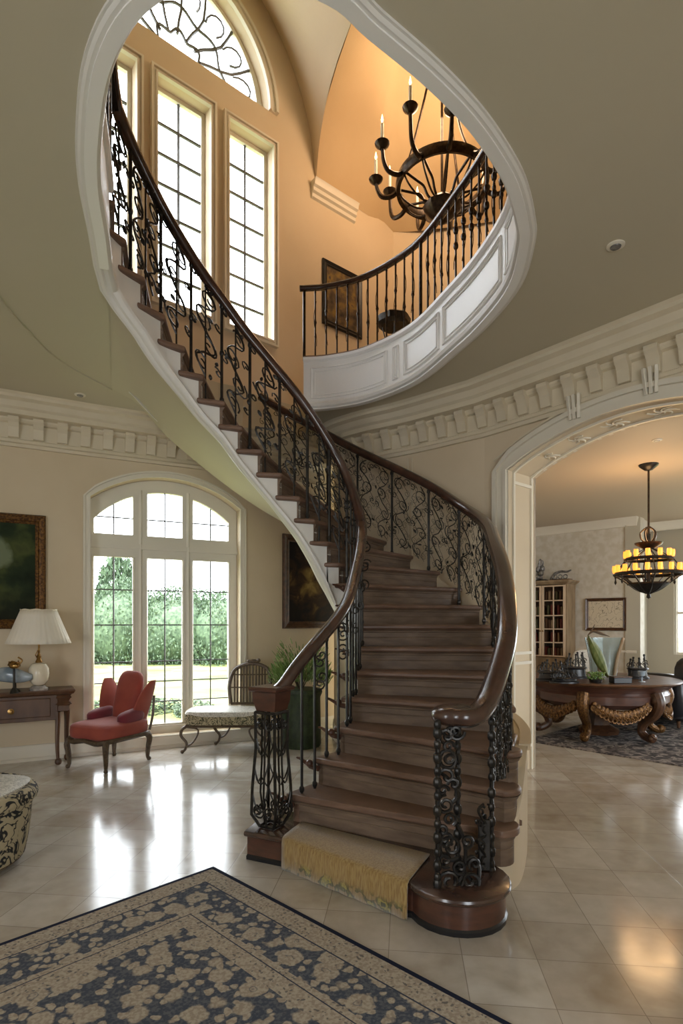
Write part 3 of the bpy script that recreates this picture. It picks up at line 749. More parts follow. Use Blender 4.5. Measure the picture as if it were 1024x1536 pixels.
# newel cage on the plinth
NP = bpy.data.objects.new('newel_post', None); COL.objects.link(NP); NP.parent = BI; NP.location = V((-.45,3.66,.187))-BI.location
nb = V((-.45,3.66,0)); rot = Matrix.Rotation(math.radians(-28), 3, 'Z')
def ncp(x,y,z): return nb+rot @ V((x,y,0))+V((0,0,z))
def nbuild(m, nm, m_, **kw):
    o = m.build(nm, m_, NP); 
    for vtx in o.data.vertices: vtx.co -= V((-.45,3.66,.187))
    return o
m = MB()
hw = lambda z: interp([(.2,.055),(.28,.092),(.45,.088),(.7,.072),(.93,.075)], z)
zs = [.2,.24,.28,.36,.45,.55,.7,.82,.93]
for sx in (-1,1):
    for sy in (-1,1): m.tube([ncp(sx*hw(z),sy*hw(z),z) for z in zs], .0105, 5)
for z in (.2,.93): 
    L = [ncp(a*hw(z),b*hw(z),z) for a,b in ((-1,-1),(1,-1),(1,1),(-1,1))]; m.tube(L, .011, 5, closed=True)
nbuild(m, 'cage', IRON)
m = MB(); rn = random.Random(5)
for fx,fy in ((0,-1),(-1,0),(1,0),(0,1)):
    Mf = lambda u,z: ncp((u if fy else fx*hw(z)), (fy*hw(z) if fy else u), z)
    m.tube([Mf(0,z) for z in (.2,.4,.6,.93)], .007, 5)
    for j,z in enumerate((.32,.50,.68)):
        for sg in (-1,1): m.tube([Mf(sg*hw(z)*t, z+.11*t**1.6-(.05*math.sin(PI*t))) for t in (0,.25,.5,.75,1)],   .0052, 5)
    for sg in (-1,1):
        m.tube([Mf(*q) for q in spiral(sg*.04,.30,.042,1.4,0,sg)], .0062, 5)
        m.tube([Mf(*q) for q in spiral(sg*.036,.85,.036,1.4,2,sg)], .006, 5)
nbuild(m, 'scroll_panel', IRON)
m = MB(); m.rings([[ncp(a*h_,b*h_,z) for a,b in ((-1,-1),(1,-1),(1,1),(-1,1))] for h_,z in ((.07,.94),(.085,1.0),(.088,1.06),(.105,1.07),(.108,1.085),(.10,1.095))])
o = nbuild(m, 'newel_cap', MAHOG)

# outer balustrade
BO = thing('stair_balustrade', 'outer stair balustrade ending in a scrolled volute over the round bottom step', 'balustrade', (.58,2.92,.187))
def orail(k):
    p = OPt(k); q = IPt(k); v = (q-p).normalized(); v.z = 0; p = p+v*.05; p.z += RH; return p
op = cr([(.53,2.90,1.035),(.60,2.845,1.03),(.68,2.87,1.035),(.765,2.96,1.10),(.865,3.10,1.26),(.95,3.25,1.42),tuple(orail(4)),tuple(orail(4.6)),tuple(orail(5.2))],5)+[orail(5.2+q*.2) for q in range(1,66)]
for _q in range(4): op = [op[i] if i in (0,len(op)-1) else (op[i-1]+op[i]*2+op[i+1])/4 for i in range(len(op))]
m = MB(); m.sweep(op, inset_profile(.058,.045)); 
m.build('handrail', RAILM, BO, world=True, ang=60)
m = MB(); m.sell((.585,2.91,1.03), (.125,.105,.056), .8, 28, 12); m.build('volute', RAILM, BO, world=True)
m = MB(); m.sweep([p-V((0,0,.045)) for p in op], [(-.018,-.006),(.018,-.006),(.018,.006),(-.018,.006)]); m.build('bottom_rail', IRON, BO, world=True)
obays = [(4.2,5.6),(5.6,7.0),(7.0,8.4),(8.4,9.8),(9.8,11.2),(11.2,12.6),(12.6,14.0),(14.0,15.4),(15.4,16.8),(16.8,18.2)]
for (k0,k1) in obays:
    p = orail(k0); m = MB(); beadbar(m, (p.x,p.y,RISE*math.floor(k0)), (p.x,p.y,p.z-.03), .013, ((.04,.02),(.96,.02))); m.build('post', IRON, BO, world=True)
    w = (orail(k1)-orail(k0)); w.z = 0; w = w.length
    M_ = lambda u,v: (lambda p: V((p.x,p.y,p.z-RH+.03+v)))(orail(lerp(k0,k1,max(0,min(1,u/w)))))
    m = MB(); scrolls(m, M_, w, .78, .20, .0056, rnd)
    if k0 < 15: scrolls(m, M_, w, .78, .105, .0024, rnd, nseg=3, leaves=False)
    m.build('scroll_panel', IRON, BO, world=True)
# volute newel: beaded bars, scroll panel, heavy foot scrolls
def npx(px, py, d=2.86): return W(px, py, d)
def zpx(py, d=2.86): return H0+(HY-py)*d/F0
for (x_,d_,y0,y1) in ((656,2.82,1342,1082),(686,2.88,1336,1086),(737,3.02,1312,1045)):
    m = MB(); a = npx(x_,y0,d_); a.z = .187 if d_ < 3 else a.z; b = npx(x_,y1,d_)
    beadbar(m, a, b, .0125, [(t, .019 if i%2 else .023) for i,t in enumerate([.02,.06,.13,.21,.3,.38,.46,.55,.63,.7,.78,.86,.93,.98])], 7)
    m.build('newel_bar', IRON, BO, world=True)
m = MB()
def sc(cx, cy, R, turns, ph, sg, r=.009, d=2.84): m.tube([npx(x,y,d) for x,y in spiral(cx,cy,R,turns,ph,sg,20)], r, 6)
for a in [(670,1104,12,1.3,2,1),(672,1120,9,1.2,0,-1),(680,1176,9,1.1,3,1),(664,1186,9,1.1,0,-1),(674,1229,11,1.4,1,-1),(664,1246,9,1.1,3,1),(700,1262,11,1.3,2,-1),(668,1290,12,1.3,1,1),(712,1296,10,1.2,2,1),(684,1098,13,1.3,0,1),(674,1096,10,1.2,3,-1),(672,1137,17,1.6,1,1),(673,1140,15,1.5,4,-1),(670,1165,15,1.2,2,1),(668,1207,15,1.6,-1.5,-1),(676,1270,20,1.7,1,1),(668,1258,12,1.3,2,-1),(674,1322,21,1.8,0,1),(705,1322,18,1.6,3,-1),(690,1300,12,1.3,1,1)]: sc(*a)
for L in ([(658,1158),(670,1166),(682,1180),(684,1196),(676,1206)],[(686,1235),(696,1262),(698,1290),(690,1320),(672,1340)],[(660,1300),(676,1290),(690,1298),(706,1320),(716,1322),(718,1300),(708,1285),(698,1290)],[(658,1330),(680,1340),(705,1338)],[(658,1240),(664,1262),(674,1275)]):
    m.tube(cr([npx(x,y,2.85) for x,y in L],5), .010, 6)
m.build('scroll_panel', IRON, BO, world=True)
def osheet(x0,x1,d0,d1,y0t,y1t,y0b,y1b,cell,r):
    p0t,p1t,p0b,p1b = W(x0,y0t,d0),W(x1,y1t,d1),W(x0,y0b,d0),W(x1,y1b,d1); w = (p1b-p0b).length; h = (p0t-p0b).length
    m = MB(); scrolls(m, lambda u,v: lerp(lerp(p0b,p1b,u/w), lerp(p0t,p1t,u/w), v/h), w, h, cell, r, rnd, 5); return m
osheet(712,737,2.98,3.02,1205,1205,1300,1308,.09,.008).build('scroll_panel', IRON, BO, world=True)
osheet(737,765,3.05,3.40,1040,985,1175,1165,.075,.0075).build('scroll_panel', IRON, BO, world=True)
for x_,d_,y0,y1 in ((765,3.42,1130,960),(750,3.2,1165,1000)):
    m = MB(); beadbar(m, W(x_,y0,d_), W(x_,y1,d_), .010, ((.1,.016),(.3,.014),(.6,.016),(.9,.014))); m.build('baluster', IRON, BO, world=True)
m = MB(); a = W(716,1235,3.0); m.box((.725,3.0,.187),(.79,3.02,.46)); m.build('pedestal', IRON, BO, world=True, bev=.006)

# balcony balustrade round the well
BB = thing('balcony_balustrade', 'upper balcony balustrade of straight knotted iron bars curving round the well', 'balustrade', (-.40,6.33,UF))
bal = off(RINGD, .03)[::-1]
bal = [p for i,p in enumerate(bal)]
bal = bal[:78]
br_ = [V((p.x,p.y,UF+.80)) for p in bal]
m = MB(); m.sweep([br_[0]+V((-.05,.0,0))]+br_, inset_profile(.036,.028)); m.build('handrail', RAILM, BB, world=True, ang=60)
m = MB(); m.sweep([V((p.x,p.y,UF+.035)) for p in bal], [(-.012,-.008),(.012,-.008),(.012,.008),(-.012,.008)]); m.build('bottom_rail', IRON, BB, world=True)
m = MB(); m.sweep([V((p.x,p.y,UF+.008)) for p in bal], [(-.05,-.012),(.055,-.012),(.06,0),(.055,.012),(-.05,.012)]); m.build('edge_board', WOOD, BB, world=True)
bs = resample(bal, .125); rr_ = random.Random(11)
for i,p in enumerate(bs):
    p = V((p.x,p.y,UF)); m = MB()
    big = i in (0,12)
    t0 = rr_.uniform(.3,.7)
    beads = [] if big else [(t0,.017),(t0+.03,.012),(t0-.03,.012),(t0-.2,.012),(.95,.012)]
    if not big and i > 16: beads += [(.45,.024),(.62,.024)]
    beadbar(m, p, p+V((0,0,.79)), .017 if big else .0095, beads)
    if not big:
        m.tube([p+V((.018*math.sin(6*t+i),.0,.15+.5*t)) for t in [q/8 for q in range(9)]], .004, 4)
    m.build('newel_post' if big else 'baluster', IRONB, BB, world=True)

# ---------------------------------------------------------------- step runner
rm = NT('gold_runner', .85, .2)
rm.b.inputs['Sheen Weight'].default_value = .5
nz = rm.n('TexNoise', i_Scale=14.0, i_Detail=3.0); mpg = rm.n('Mapping', i_0=rm.co); mpg.inputs['Scale'].default_value = (1,1,.15); mpg2 = rm.n('TexNoise', i_Vector=mpg.outputs[0], i_Scale=120.0, i_Detail=2.0)
rm.t.links.new(rm.co, nz.inputs['Vector'])
sep = rm.n('SeparateXYZ', i_0=rm.co)
colr = rm.mix(rm.ramp(mpg2.outputs[0], [(.35,(0,0,0)),(.65,(1,1,1))]), (.26,.155,.05), (.38,.26,.10))
dark = rm.ramp(nz.outputs[0], [(.49,(0,0,0)),(.53,(1,1,1))])
dcol = rm.ramp(nz.outputs[0], [(.50,(.06,.05,.015)),(.58,(.12,.11,.02)),(.62,(.40,.32,.06)),(.7,(.08,.08,.03))])
low = rm.ramp(sep.outputs['Z'], [(.05,(1,1,1)),(.085,(0,0,0))])
mk = rm.math('MULTIPLY', dark, low)
cc_ = rm.mix(mk, colr, dcol)
bpn = rm.n('Bump', i_Strength=.6, i_Distance=.004, i_Height=mpg2.outputs[0]); rm.t.links.new(bpn.outputs[0], rm.b.inputs['Normal'])
RUNM = rm.out(cc_)
m = MB(); rows = []
for j in range(25):
    t = j/24; a = lerp(V((-.36,3.50,0)), V((.335,2.90,0)), t); a = a+V((0,-.035,0)); b = lerp(V((-.26,3.72,0)), V((.50,3.20,0)), t)
    wv = .004*math.sin(t*47); d = (a-b).normalized()
    rows.append([b+V((0,0,.199)), lerp(b,a,.5)+V((0,0,.201)), a+V((0,0,.199))-d*.02, a+d*.008+V((0,0,.188)), a+d*(.014+wv)+V((0,0,.16)), a+d*(.016+wv)+V((0,0,.09)), a+d*(.018+wv)+V((0,0,.006))])
m.grid(rows)
o = m.build('stair_runner', RUNM, None, ang=70, solid=.008); tag(o, 'golden fringed tapestry runner laid over the bottom step', 'runner')
# ================================================================ furnishings
def cab_leg(m, x, y, z1, dx, dy, r=.024, k=1.0):
    pts = cr([(x,y,z1),(x+dx*.10*k,y+dy*.10*k,z1*.82),(x+dx*.05*k,y+dy*.05*k,z1*.5),(x+dx*.015,y+dy*.015,z1*.2),(x+dx*.025,y+dy*.025,.03),(x+dx*.05,y+dy*.05,.012)],4)
    m.tube(pts, lambda t: r*(1.5-1.05*t if t < .75 else .72+.9*(t-.75)), 8)
    m.ball((x+dx*.05,y+dy*.05,.022), .022)
# ---- red wing chair
T = thing('armchair', 'coral red velvet wing chair with crimson arm pads in front of the garden window', 'armchair', (-2.46,6.06,0), math.radians(-24))
RM = lambda ax,a: Matrix.Rotation(math.radians(a),3,ax)
m = MB(); m.sell((0,-.02,.385), (.30,.34,.095), .45, 28, 12); m.build('seat', REDV, T)
m = MB(); m.sell((0,.24,.68), (.165,.065,.30), .55, 24, 14, RM('X',-14) @ RM('Y',0)); m.build('backrest', REDV, T)
for s_ in (-1,1):
    m = MB(); rows = []
    for j in range(13):
        t = j/12; z = .42+.46*t; fl = .215+.115*t*t; c_ = V((s_*fl, .17+.10*t, z)); wy = .125*math.sin(PI*min(1,t*.74+.22))**.6+.012; wx = .042*math.sin(PI*(.08+.88*t))**.5
        rows.append([c_+RM('Z',s_*(4+6*t)) @ V((wx*math.cos(a),wy*math.sin(a),0)) for a in [2*PI*q/14 for q in range(14)]])
    m.rings(rows); m.build('wing', REDV, T)
    m = MB(); m.sell((s_*.215,.06,.505), (.06,.17,.075), .6, 18, 10, RM('X',8)); m.build('arm_pad', REDD, T)
m = MB(); m.tube([V((a,b,.30+.012*math.cos(a*20))) for a,b in [(.29*math.copysign(abs(math.cos(t))**.35,math.cos(t)), -.02+.33*math.copysign(abs(math.sin(t))**.35,math.sin(t))) for t in [2*PI*k/48 for k in range(48)]]], .026, 6, closed=True)
m.tube(cr([(.25,.30,.33),(.26,.34,.5),(.25,.37,.7)],4), .014, 6); m.tube(cr([(-.25,.30,.33),(-.26,.34,.5),(-.25,.37,.7)],4), .014, 6)
m.build('seat_frame', CHWOOD, T)
for x,y in ((-.25,-.31),(.25,-.31),(.24,.27),(-.24,.27)):
    m = MB(); cab_leg(m, x, y, .30, .3*math.copysign(1,x), math.copysign(1,y)*.35, .024, .6); m.build('leg', CHWOOD, T)
# ---- patterned bench with lattice back
tap = NT('tapestry_weave', .85, .2)
def tapnodes(g, sc, dark, light_, wdt=.5):
    n = g.n('TexNoise', i_Scale=sc, i_Detail=2.0); g.t.links.new(g.co, n.inputs['Vector']); n.inputs['Distortion'].default_value = 2.2
    return g.ramp(n.outputs[0], [(0,light_),(wdt-.06,light_),(wdt-.03,dark),(wdt+.03,dark),(wdt+.06,light_),(1,light_)])
TAPM = tap.out(tapnodes(tap, 16, (.05,.055,.03), (.44,.38,.25)))
tp2 = NT('silver_damask', .5, .4); DAM = tp2.out(tapnodes(tp2, 20, (.40,.38,.33), (.66,.63,.56)))
T = thing('bench', 'low bench with patterned side, silvery seat and arched spindle back beside the plant', 'bench', (-1.37,6.80,0), math.radians(2))
m = MB(); m.sell((0,0,.385), (.47,.27,.075), .28, 32, 8); m.build('seat_side', TAPM, T)
m = MB(); m.sell((0,0,.445), (.475,.275,.04), .4, 32, 8); m.build('seat', DAM, T)
m = MB(); m.tube([(a*.44,b*.24,.305) for a,b in ((-1,-1),(1,-1),(1,1),(-1,1))], .016, 6, closed=True); m.build('seat_frame', CHWOOD, T)
for x,y in ((-.43,-.24),(.43,-.24),(.43,.22),(-.13,.22)):
    m = MB(); s_ = math.copysign(1,x)
    m.tube(cr([(x,y,.31),(x+s_*.05,y-.0,.27),(x+s_*.06,y,.20),(x+s_*.0,y,.12),(x+s_*.01,y,.05),(x+s_*.045,y-.01,.015)],5), lambda t: .019-.006*t, 7)
    m.tube(cr([(x,y,.30),(x-s_*.12,y,.28),(x-s_*.13,y,.22),(x-s_*.07,y,.12),(x,y,.08)],5), .011, 6); m.ball((x+s_*.045,y-.01,.02), .022)
    m.build('leg', CHWOOD, T)
m = MB(); fr = cr([(0,.27,.50),(-.02,.28,.72),(.03,.29,.90),(.13,.30,.97),(.26,.30,1.0),(.39,.30,.97),(.47,.29,.90),(.49,.28,.72),(.46,.27,.50)],6)
m.tube(fr, .024, 7); m.tube([(0,.27,.50),(.46,.27,.50)], .018, 6); m.sell((.26,.30,1.03), (.07,.025,.022), .9, 10, 6); m.ball((.34,.30,1.035), .026); m.build('back_frame', CHWOOD, T)
for i in range(11):
    x = .045+i*.038; zt = interp([(0,.84),(.05,.91),(.13,.96),(.26,.99),(.39,.96),(.45,.91)], x); m = MB(); m.tube([(x,.275,.50),(x+.003*math.sin(i),.285,zt)], .0105, 5); m.build('spindle', CHWOOD, T)
m = MB(); m.tube([(0,.276,.70),(.48,.276,.70)], .008, 5); m.tube([(0,.28,.86),(.48,.28,.86)], .008, 5); m.build('crossbar', CHWOOD, T)
# ---- tub seat at the left edge
T = thing('tub_chair', 'round upholstered tub seat with black floral scrolls on cream, cut by the left edge', 'chair', (-2.38,3.45,0))
tb = NT('toile_fabric', .85, .2); TOILE = tb.out(tapnodes(tb, 7, (.03,.032,.035), (.47,.41,.28), .52))
m = MB(); m.lathe([(.0,.03),(.37,.03),(.40,.06),(.425,.2),(.44,.36),(.445,.40),(.0,.40)], n=40); m.build('base', TOILE, T)
m = MB(); R_ = []
m.tube([(.425*math.cos(2*PI*k/40),.425*math.sin(2*PI*k/40),.43) for k in range(40)], .05, 10, closed=True); m.build('roll', TOILE, T)
m = MB(); m.sell((0,0,.44), (.40,.40,.07), .6, 30, 8); m.build('cushion', DAM, T)
m = MB(); m.tube([(.385*math.cos(2*PI*k/40),.385*math.sin(2*PI*k/40),.05) for k in range(40)], .008, 5, closed=True); m.build('piping', DKWOOD, T)
for a in range(4):
    m = MB(); m.lathe([(.02,0),(.025,.03)], c=(.3*math.cos(a*PI/2+.7),.3*math.sin(a*PI/2+.7),0), n=10); m.build('foot', DKWOOD, T)
# ---- console table
T = thing('console_table', 'dark brown console table with one drawer standing under the landscape painting', 'table', (-3.535,5.865,0), math.radians(30))
L_ = .66
m = MB(); m.rings([[V((sx*(L_+e), sy*(.165+e),z)) for sx,sy in ((-1,-1),(1,-1),(1,1),(-1,1))] for e,z in ((0,.745),(.02,.755),(.03,.775),(.035,.785),(.03,.80))]); m.build('tabletop', BRWOOD, T)
m = MB(); m.box((-L_+.12,-.15,.48),(L_-.13,.15,.745)); m.build('body', BRWOOD, T, bev=.006)
for s_ in (-1,1):
    m = MB(); m.rings([[V((s_*(L_-.075)+sx*(.065+e), sy*(.15+e),z)) for sx,sy in ((-1,-1),(1,-1),(1,1),(-1,1))] for e,z in ((-.03,.56),(-.01,.57),(-.01,.62),(.0,.635),(.015,.64),(.0,.655),(-.015,.67),(.0,.70),(.012,.71),(.0,.73),(.012,.745))]); m.build('end_block', BRWOOD, T, ang=20)
d_ = None
m = MB(); m.box((-L_+.20,-.165,.52),(L_-.20,-.14,.715)); d_ = m.build('drawer', BRWOOD, T, bev=.008)
m = MB(); m.lathe([(.0,0),(.03,.0),(.03,.004),(.012,.01),(.012,.02),(.022,.03),(.0,.038)], n=12)
for i,v_ in enumerate(m.v): m.v[i] = V((.10+v_.x, -.165-v_.z, .60+v_.y))
m.build('knob', BRASS, d_)
for x,y in ((-L_+.04,-.12),(L_-.13,-.13),(L_-.03,.05),(-L_+.04,.12)):
    m = MB(); m.tube(cr([(x,y,.56),(x,y,.45),(x-.005,y,.25),(x,y,.08),(x+.01,y-.01,.02)],5), lambda t: .030-.015*min(1,t*1.2), 8); m.sell((x+.005,y-.005,.035), (.036,.036,.034), .8, 12, 8); m.build('leg', BRWOOD, T)
# lamp
T = thing('table_lamp', 'table lamp with cream porcelain body and pleated ivory shade on the console', 'lamp', (-3.165,5.93,.80))
m = MB(); m.lathe([(0,0),(.085,0),(.09,.02),(.075,.035),(.06,.05),(0,.05)], n=16); m.build('base', STONE, T)
m = MB(); m.lathe([(.035,.05),(.06,.065),(.092,.11),(.10,.17),(.095,.23),(.07,.275),(.03,.29)], n=24); m.build('body', PORC, T)
m = MB(); m.lathe([(.03,.285),(.034,.30),(.02,.33),(.026,.35),(.012,.38),(.008,.52)], n=12); m.tube([(0,-.02,.33),(.02,-.03,.37),(0,-.02,.42),(-.02,-.03,.37)], .006, 5, closed=True); m.build('neck', BRASS, T)
m = MB(); R_ = []
for t in [j/6 for j in range(7)]:
    r_ = lerp(.305,.17,t)
    R_.append([V((math.cos(a)*r_*(1+.012*math.cos(a*36)), math.sin(a)*r_*(1+.012*math.cos(a*36)), lerp(.49,.835,t))) for a in [2*PI*k/144 for k in range(144)]])
m.rings(R_, cap=False); m.build('lamp_shade', SHADE, T, solid=.004, ang=80)
m = MB(); m.tube([(.17*math.cos(a),.17*math.sin(a),.84+.004*math.sin(9*a)) for a in [2*PI*k/40 for k in range(40)]], .008, 5, closed=True)
for a in (0,2.1,4.2): m.tube([(0,0,.52),(.168*math.cos(a),.168*math.sin(a),.83)], .003, 4)
m.build('shade_trim', PORC, T)
# ornaments on the console
T = thing('sculpture', 'blue grey glazed fish-shaped ornament on a slim stand at the lamp foot', 'ornament', (-3.36,5.78,.80), math.radians(12))
m = MB(); R_ = []
for t in [j/18 for j in range(19)]:
    r_ = .018+.062*math.sin(PI*min(1,t*.9+.08))**.8; R_.append([V((lerp(-.20,.19,t), math.cos(a)*r_*.7, .165+.015*math.sin(5*t)+math.sin(a)*r_)) for a in [2*PI*k/14 for k in range(14)]])
m.rings(R_); m.build('body', BLUEM, T)
m = MB(); m.tube([(-.15,0,0),(-.15,0,.13)], .007, 6); m.lathe([(0,0),(.05,0),(.045,.02),(.012,.04),(.010,.12),(.02,.15)], c=(.03,0,0), n=12); m.build('stand', IRON, T)
T = thing('figurine', 'small gilt bird-nest figurine on a black stem above the glazed ornament', 'ornament', (-3.28,5.68,.80))
m = MB(); m.lathe([(0,0),(.045,0),(.03,.03),(.012,.06),(.01,.25)], n=12); m.build('stem', IRON, T)
m = MB(); rn = random.Random(2)
for i in range(9): 
    a0 = rn.uniform(0,6.28); m.tube([(.06*math.cos(a0+t*4)*(1-.3*t), .04*math.sin(a0+t*4), .28+rn.uniform(-.02,.02)+.03*t) for t in (0,.2,.4,.6,.8,1)], .005, 5)
m.tube(cr([(-.05,0,.28),(.0,0,.25),(.05,0,.29),(.08,0,.33),(.04,0,.36)],4), .008, 6); m.sell((0,0,.275), (.05,.035,.03), .9, 12, 8); m.build('nest', BRASS, T)

# ---- pictures
def painting(label, nm, loc, rz, w, h, fw, frm, canv, d=.05, gname='painting'):
    T = thing(gname, label, 'painting' if gname == 'painting' else 'picture', loc, rz)    # local: x along wall, -y into room, z up from bottom
    m = MB(); pts = [(-w/2,0,-1,-1),(w/2,0,1,-1),(w/2,h,1,1),(-w/2,h,-1,1)]
    pr_ = [(0,0),(0,-d*.6),(-fw*.15,-d),(-fw*.3,-d*.8),(-fw*.6,-d*.55),(-fw*.75,-d*.75),(-fw*.9,-d*.6),(-fw,-d*.35),(-fw,0)]
    m.rings([[V((x+sx*a,b,z+sz*a)) for a,b in pr_] for x,z,sx,sz in pts], closed=True); m.build('frame', frm, T, ang=25)
    m = MB(); m.box((-w/2+fw*.9,-d*.4,fw*.9),(w/2-fw*.9,-.002,h-fw*.9)); m.build('canvas', canv, T, smooth=False)
    return T
g = NT('landscape_canvas', .75, .2)
n = g.n('TexNoise', i_Scale=3.0, i_Detail=6.0); g.t.links.new(g.co, n.inputs['Vector'])
s_ = g.n('SeparateXYZ', i_0=g.co)
cloud = g.n('VectorMath', operation='DISTANCE', i_0=g.co); cloud.inputs[1].default_value = (.14,0,.80)
cl = g.math('ADD', cloud.outputs['Value'], g.math('MULTIPLY', n.outputs[0], .35))
treec = g.ramp(n.outputs[0], [(.3,(.008,.012,.006)),(.5,(.022,.035,.014)),(.62,(.07,.085,.025)),(.75,(.03,.035,.02))])
hz_ = g.ramp(s_.outputs['Z'], [(.0,(0,0,0)),(.45,(1,1,1))])
body = g.mix(hz_, (.012,.010,.006), treec)
LAND = g.out(g.mix(g.ramp(cl, [(.34,(1,1,1)),(.38,(0,0,0))]), body, (.17,.20,.12)))
lw = V((.868,.497,0)); ang = math.atan2(.497,.868)
pc = V((A.x,A.y,0))+lw*(-.46-.65)
dirl = (V((A.x,A.y,0))-V((-4.3,5.7,0))).normalized(); angl = math.atan2(dirl.y,dirl.x)
pc = V((A.x,A.y,0))-dirl*(.42+.62)+V((dirl.y,-dirl.x,0))*.004
painting('large gilt-framed dark landscape painting above the console table', 'p', (pc.x,pc.y,1.44), angl, 1.24, 1.24, .105, GOLD, LAND)
g = NT('fete_canvas', .7, .2)
n = g.n('TexNoise', i_Scale=5.0, i_Detail=7.0); g.t.links.new(g.co, n.inputs['Vector']); n.inputs['Distortion'].default_value = .8
gr = g.n('VectorMath', operation='DISTANCE', i_0=g.co); gr.inputs[1].default_value = (-.12,0,.62)
q_ = g.math('ADD', g.math('MULTIPLY', gr.outputs['Value'], .75), g.math('MULTIPLY', n.outputs[0], .9))
FETE = g.out(g.ramp(q_, [(.40,(.32,.22,.07)),(.55,(.15,.09,.03)),(.66,(.05,.028,.014)),(.8,(.016,.012,.011))]))
ppx = upl(0,0); t_ = 1.80; pp = upl(t_+.52,1.43,-.004)
painting('dark oil painting of golden trees in a brown frame, behind the stair rail', 'p', tuple(pp), math.atan2(DW.y,DW.x), 1.12, 1.27, .10, DKWOOD, FETE)
g = NT('still_life_canvas', .75, .2); n = g.n('TexNoise', i_Scale=6.0, i_Detail=5.0); g.t.links.new(g.co, n.inputs['Vector'])
STILL = g.out(g.ramp(n.outputs[0], [(.35,(.04,.03,.025)),(.5,(.12,.085,.05)),(.62,(.26,.17,.05)),(.68,(.09,.07,.055))]))
pp = upl(2.80,5.74,-.004)
painting('upstairs still life in a near-black frame seen behind the balcony bars', 'p', tuple(pp), math.atan2(DW.y,DW.x), .74, .92, .08, LEATHER, STILL, .04)
g = NT('ink_drawing', .7, .2); n = g.n('TexNoise', i_Scale=9.0, i_Detail=2.0); g.t.links.new(g.co, n.inputs['Vector'])
INK = g.out(g.ramp(n.outputs[0], [(0,(.62,.54,.40)),(.49,(.62,.54,.40)),(.505,(.14,.11,.08)),(.52,(.62,.54,.40)),(1,(.58,.50,.36))]))
pp = fwp(1.36,1.36,.01)
painting('small ink drawing in a dark frame on the salon wall beside the cabinet', 'p', tuple(pp), math.atan2(dF.y,dF.x), .74, .62, .06, DKWOOD, INK, .04, 'framed_drawing')

# ---- plant
T = thing('potted_plant', 'bushy evergreen in a dark green ribbed planter behind the stair balusters', 'plant', (-.50,6.95,0))
m = MB(); m.lathe([(0,0),(.235,0),(.245,.03),(.24,.3),(.235,.60),(.26,.66),(.25,.70),(0,.70)], n=48, lobes=16, la=.02); m.build('planter', LEAFD, T)
m = MB(); rn = random.Random(4)
for i in range(1500):
    a = rn.uniform(0,6.28); e = rn.uniform(-.2,1); r_ = (.10+.26*rn.random()**.5)*(1-.25*e)
    c_ = V((math.cos(a)*r_*1.05, math.sin(a)*r_*.8, .78+.42*e*rn.random()+.1*rn.random())); d_ = (V((math.cos(a),math.sin(a),.9+rn.random()))).normalized()
    L = rn.uniform(.04,.09); w_ = d_.cross(V((rn.uniform(-1,1),rn.uniform(-1,1),.3))).normalized()*.006
    m.quad(c_-w_, c_+w_, c_+w_*.7+d_*L, c_-w_*.7+d_*L)
m.build('foliage', LEAF, T, smooth=False)
m = MB()
for i in range(14):
    a = i*.45; m.tube([(0,0,.65),(.1*math.cos(a),.1*math.sin(a),.85),(.24*math.cos(a),.2*math.sin(a),1.05+.1*math.sin(i*2))], .006, 4)
m.build('stem', BARK, T)

# ---- hall rug
g = NT('blue_persian_rug', .95, .1); LX, LY = 3.3, 4.4
s_ = g.n('SeparateXYZ', i_0=g.co); X_, Y_ = s_.outputs['X'], s_.outputs['Y']
dd = g.math('MINIMUM', g.math('MINIMUM', X_, g.math('SUBTRACT', LX, X_)), g.math('MINIMUM', Y_, g.math('SUBTRACT', LY, Y_)))
wn = g.n('TexNoise', i_Scale=20.0, i_Detail=3.0); g.t.links.new(g.co, wn.inputs['Vector'])
dv = g.n('VectorMath', operation='MULTIPLY_ADD', i_0=wn.outputs['Color']); dv.inputs[1].default_value = (.05,.05,0); g.t.links.new(g.co, dv.inputs[2])
def flower(scale, thr, rnd_=.75):
    v = g.n('TexVoronoi', i_Vector=dv.outputs[0], i_Scale=scale); v.inputs['Randomness'].default_value = rnd_; return v.outputs['Distance'], v.outputs['Color']
d1, c1 = flower(7.5, .4, .6); d2, c2 = flower(19.0, .3); d3, _ = flower(38.0, .3)
fine = g.n('TexNoise', i_Scale=70.0, i_Detail=2.0); g.t.links.new(g.co, fine.inputs['Vector'])
navy = g.mix(g.ramp(fine.outputs[0], [(.45,(0,0,0)),(.6,(1,1,1))]), (.07,.082,.112), (.12,.133,.155))
tan_ = g.mix(g.ramp(fine.outputs[0], [(.42,(0,0,0)),(.58,(1,1,1))]), (.34,.29,.235), (.45,.40,.33))
petal = g.ramp(d1, [(.0,(.5,.5,.5)),(.08,(1,1,1)),(.12,(.25,.25,.25)),(.15,(1,1,1)),(.40,(1,1,1)),(.46,(0,0,0))])
small = g.ramp(d2, [(.33,(1,1,1)),(.42,(0,0,0))])
fl_ = g.math('MAXIMUM', petal, small)
tiny = g.ramp(d3, [(.20,(1,1,1)),(.28,(0,0,0))])
field = g.mix(fl_, navy, tan_)
bord = g.mix(g.math('MULTIPLY', tiny, .75), tan_, (.10,.10,.11))
bandf = g.ramp(dd, [(0,(0,0,0)),(.024,(1,1,1)),(.145,(1,1,1)),(.1475,(0,0,0)),(.155,(1,1,1)),(.158,(0,0,0)),(.37,(0,0,0)),(.372,(1,1,1)),(.40,(1,1,1)),(.405,(0,0,0)),(.41,(1,1,1)),(.49,(1,1,1)),(.495,(0,0,0))], 'CONSTANT')
isb = bandf
edge = g.ramp(dd, [(0,(0,0,0)),(.024,(1,1,1))], 'CONSTANT')
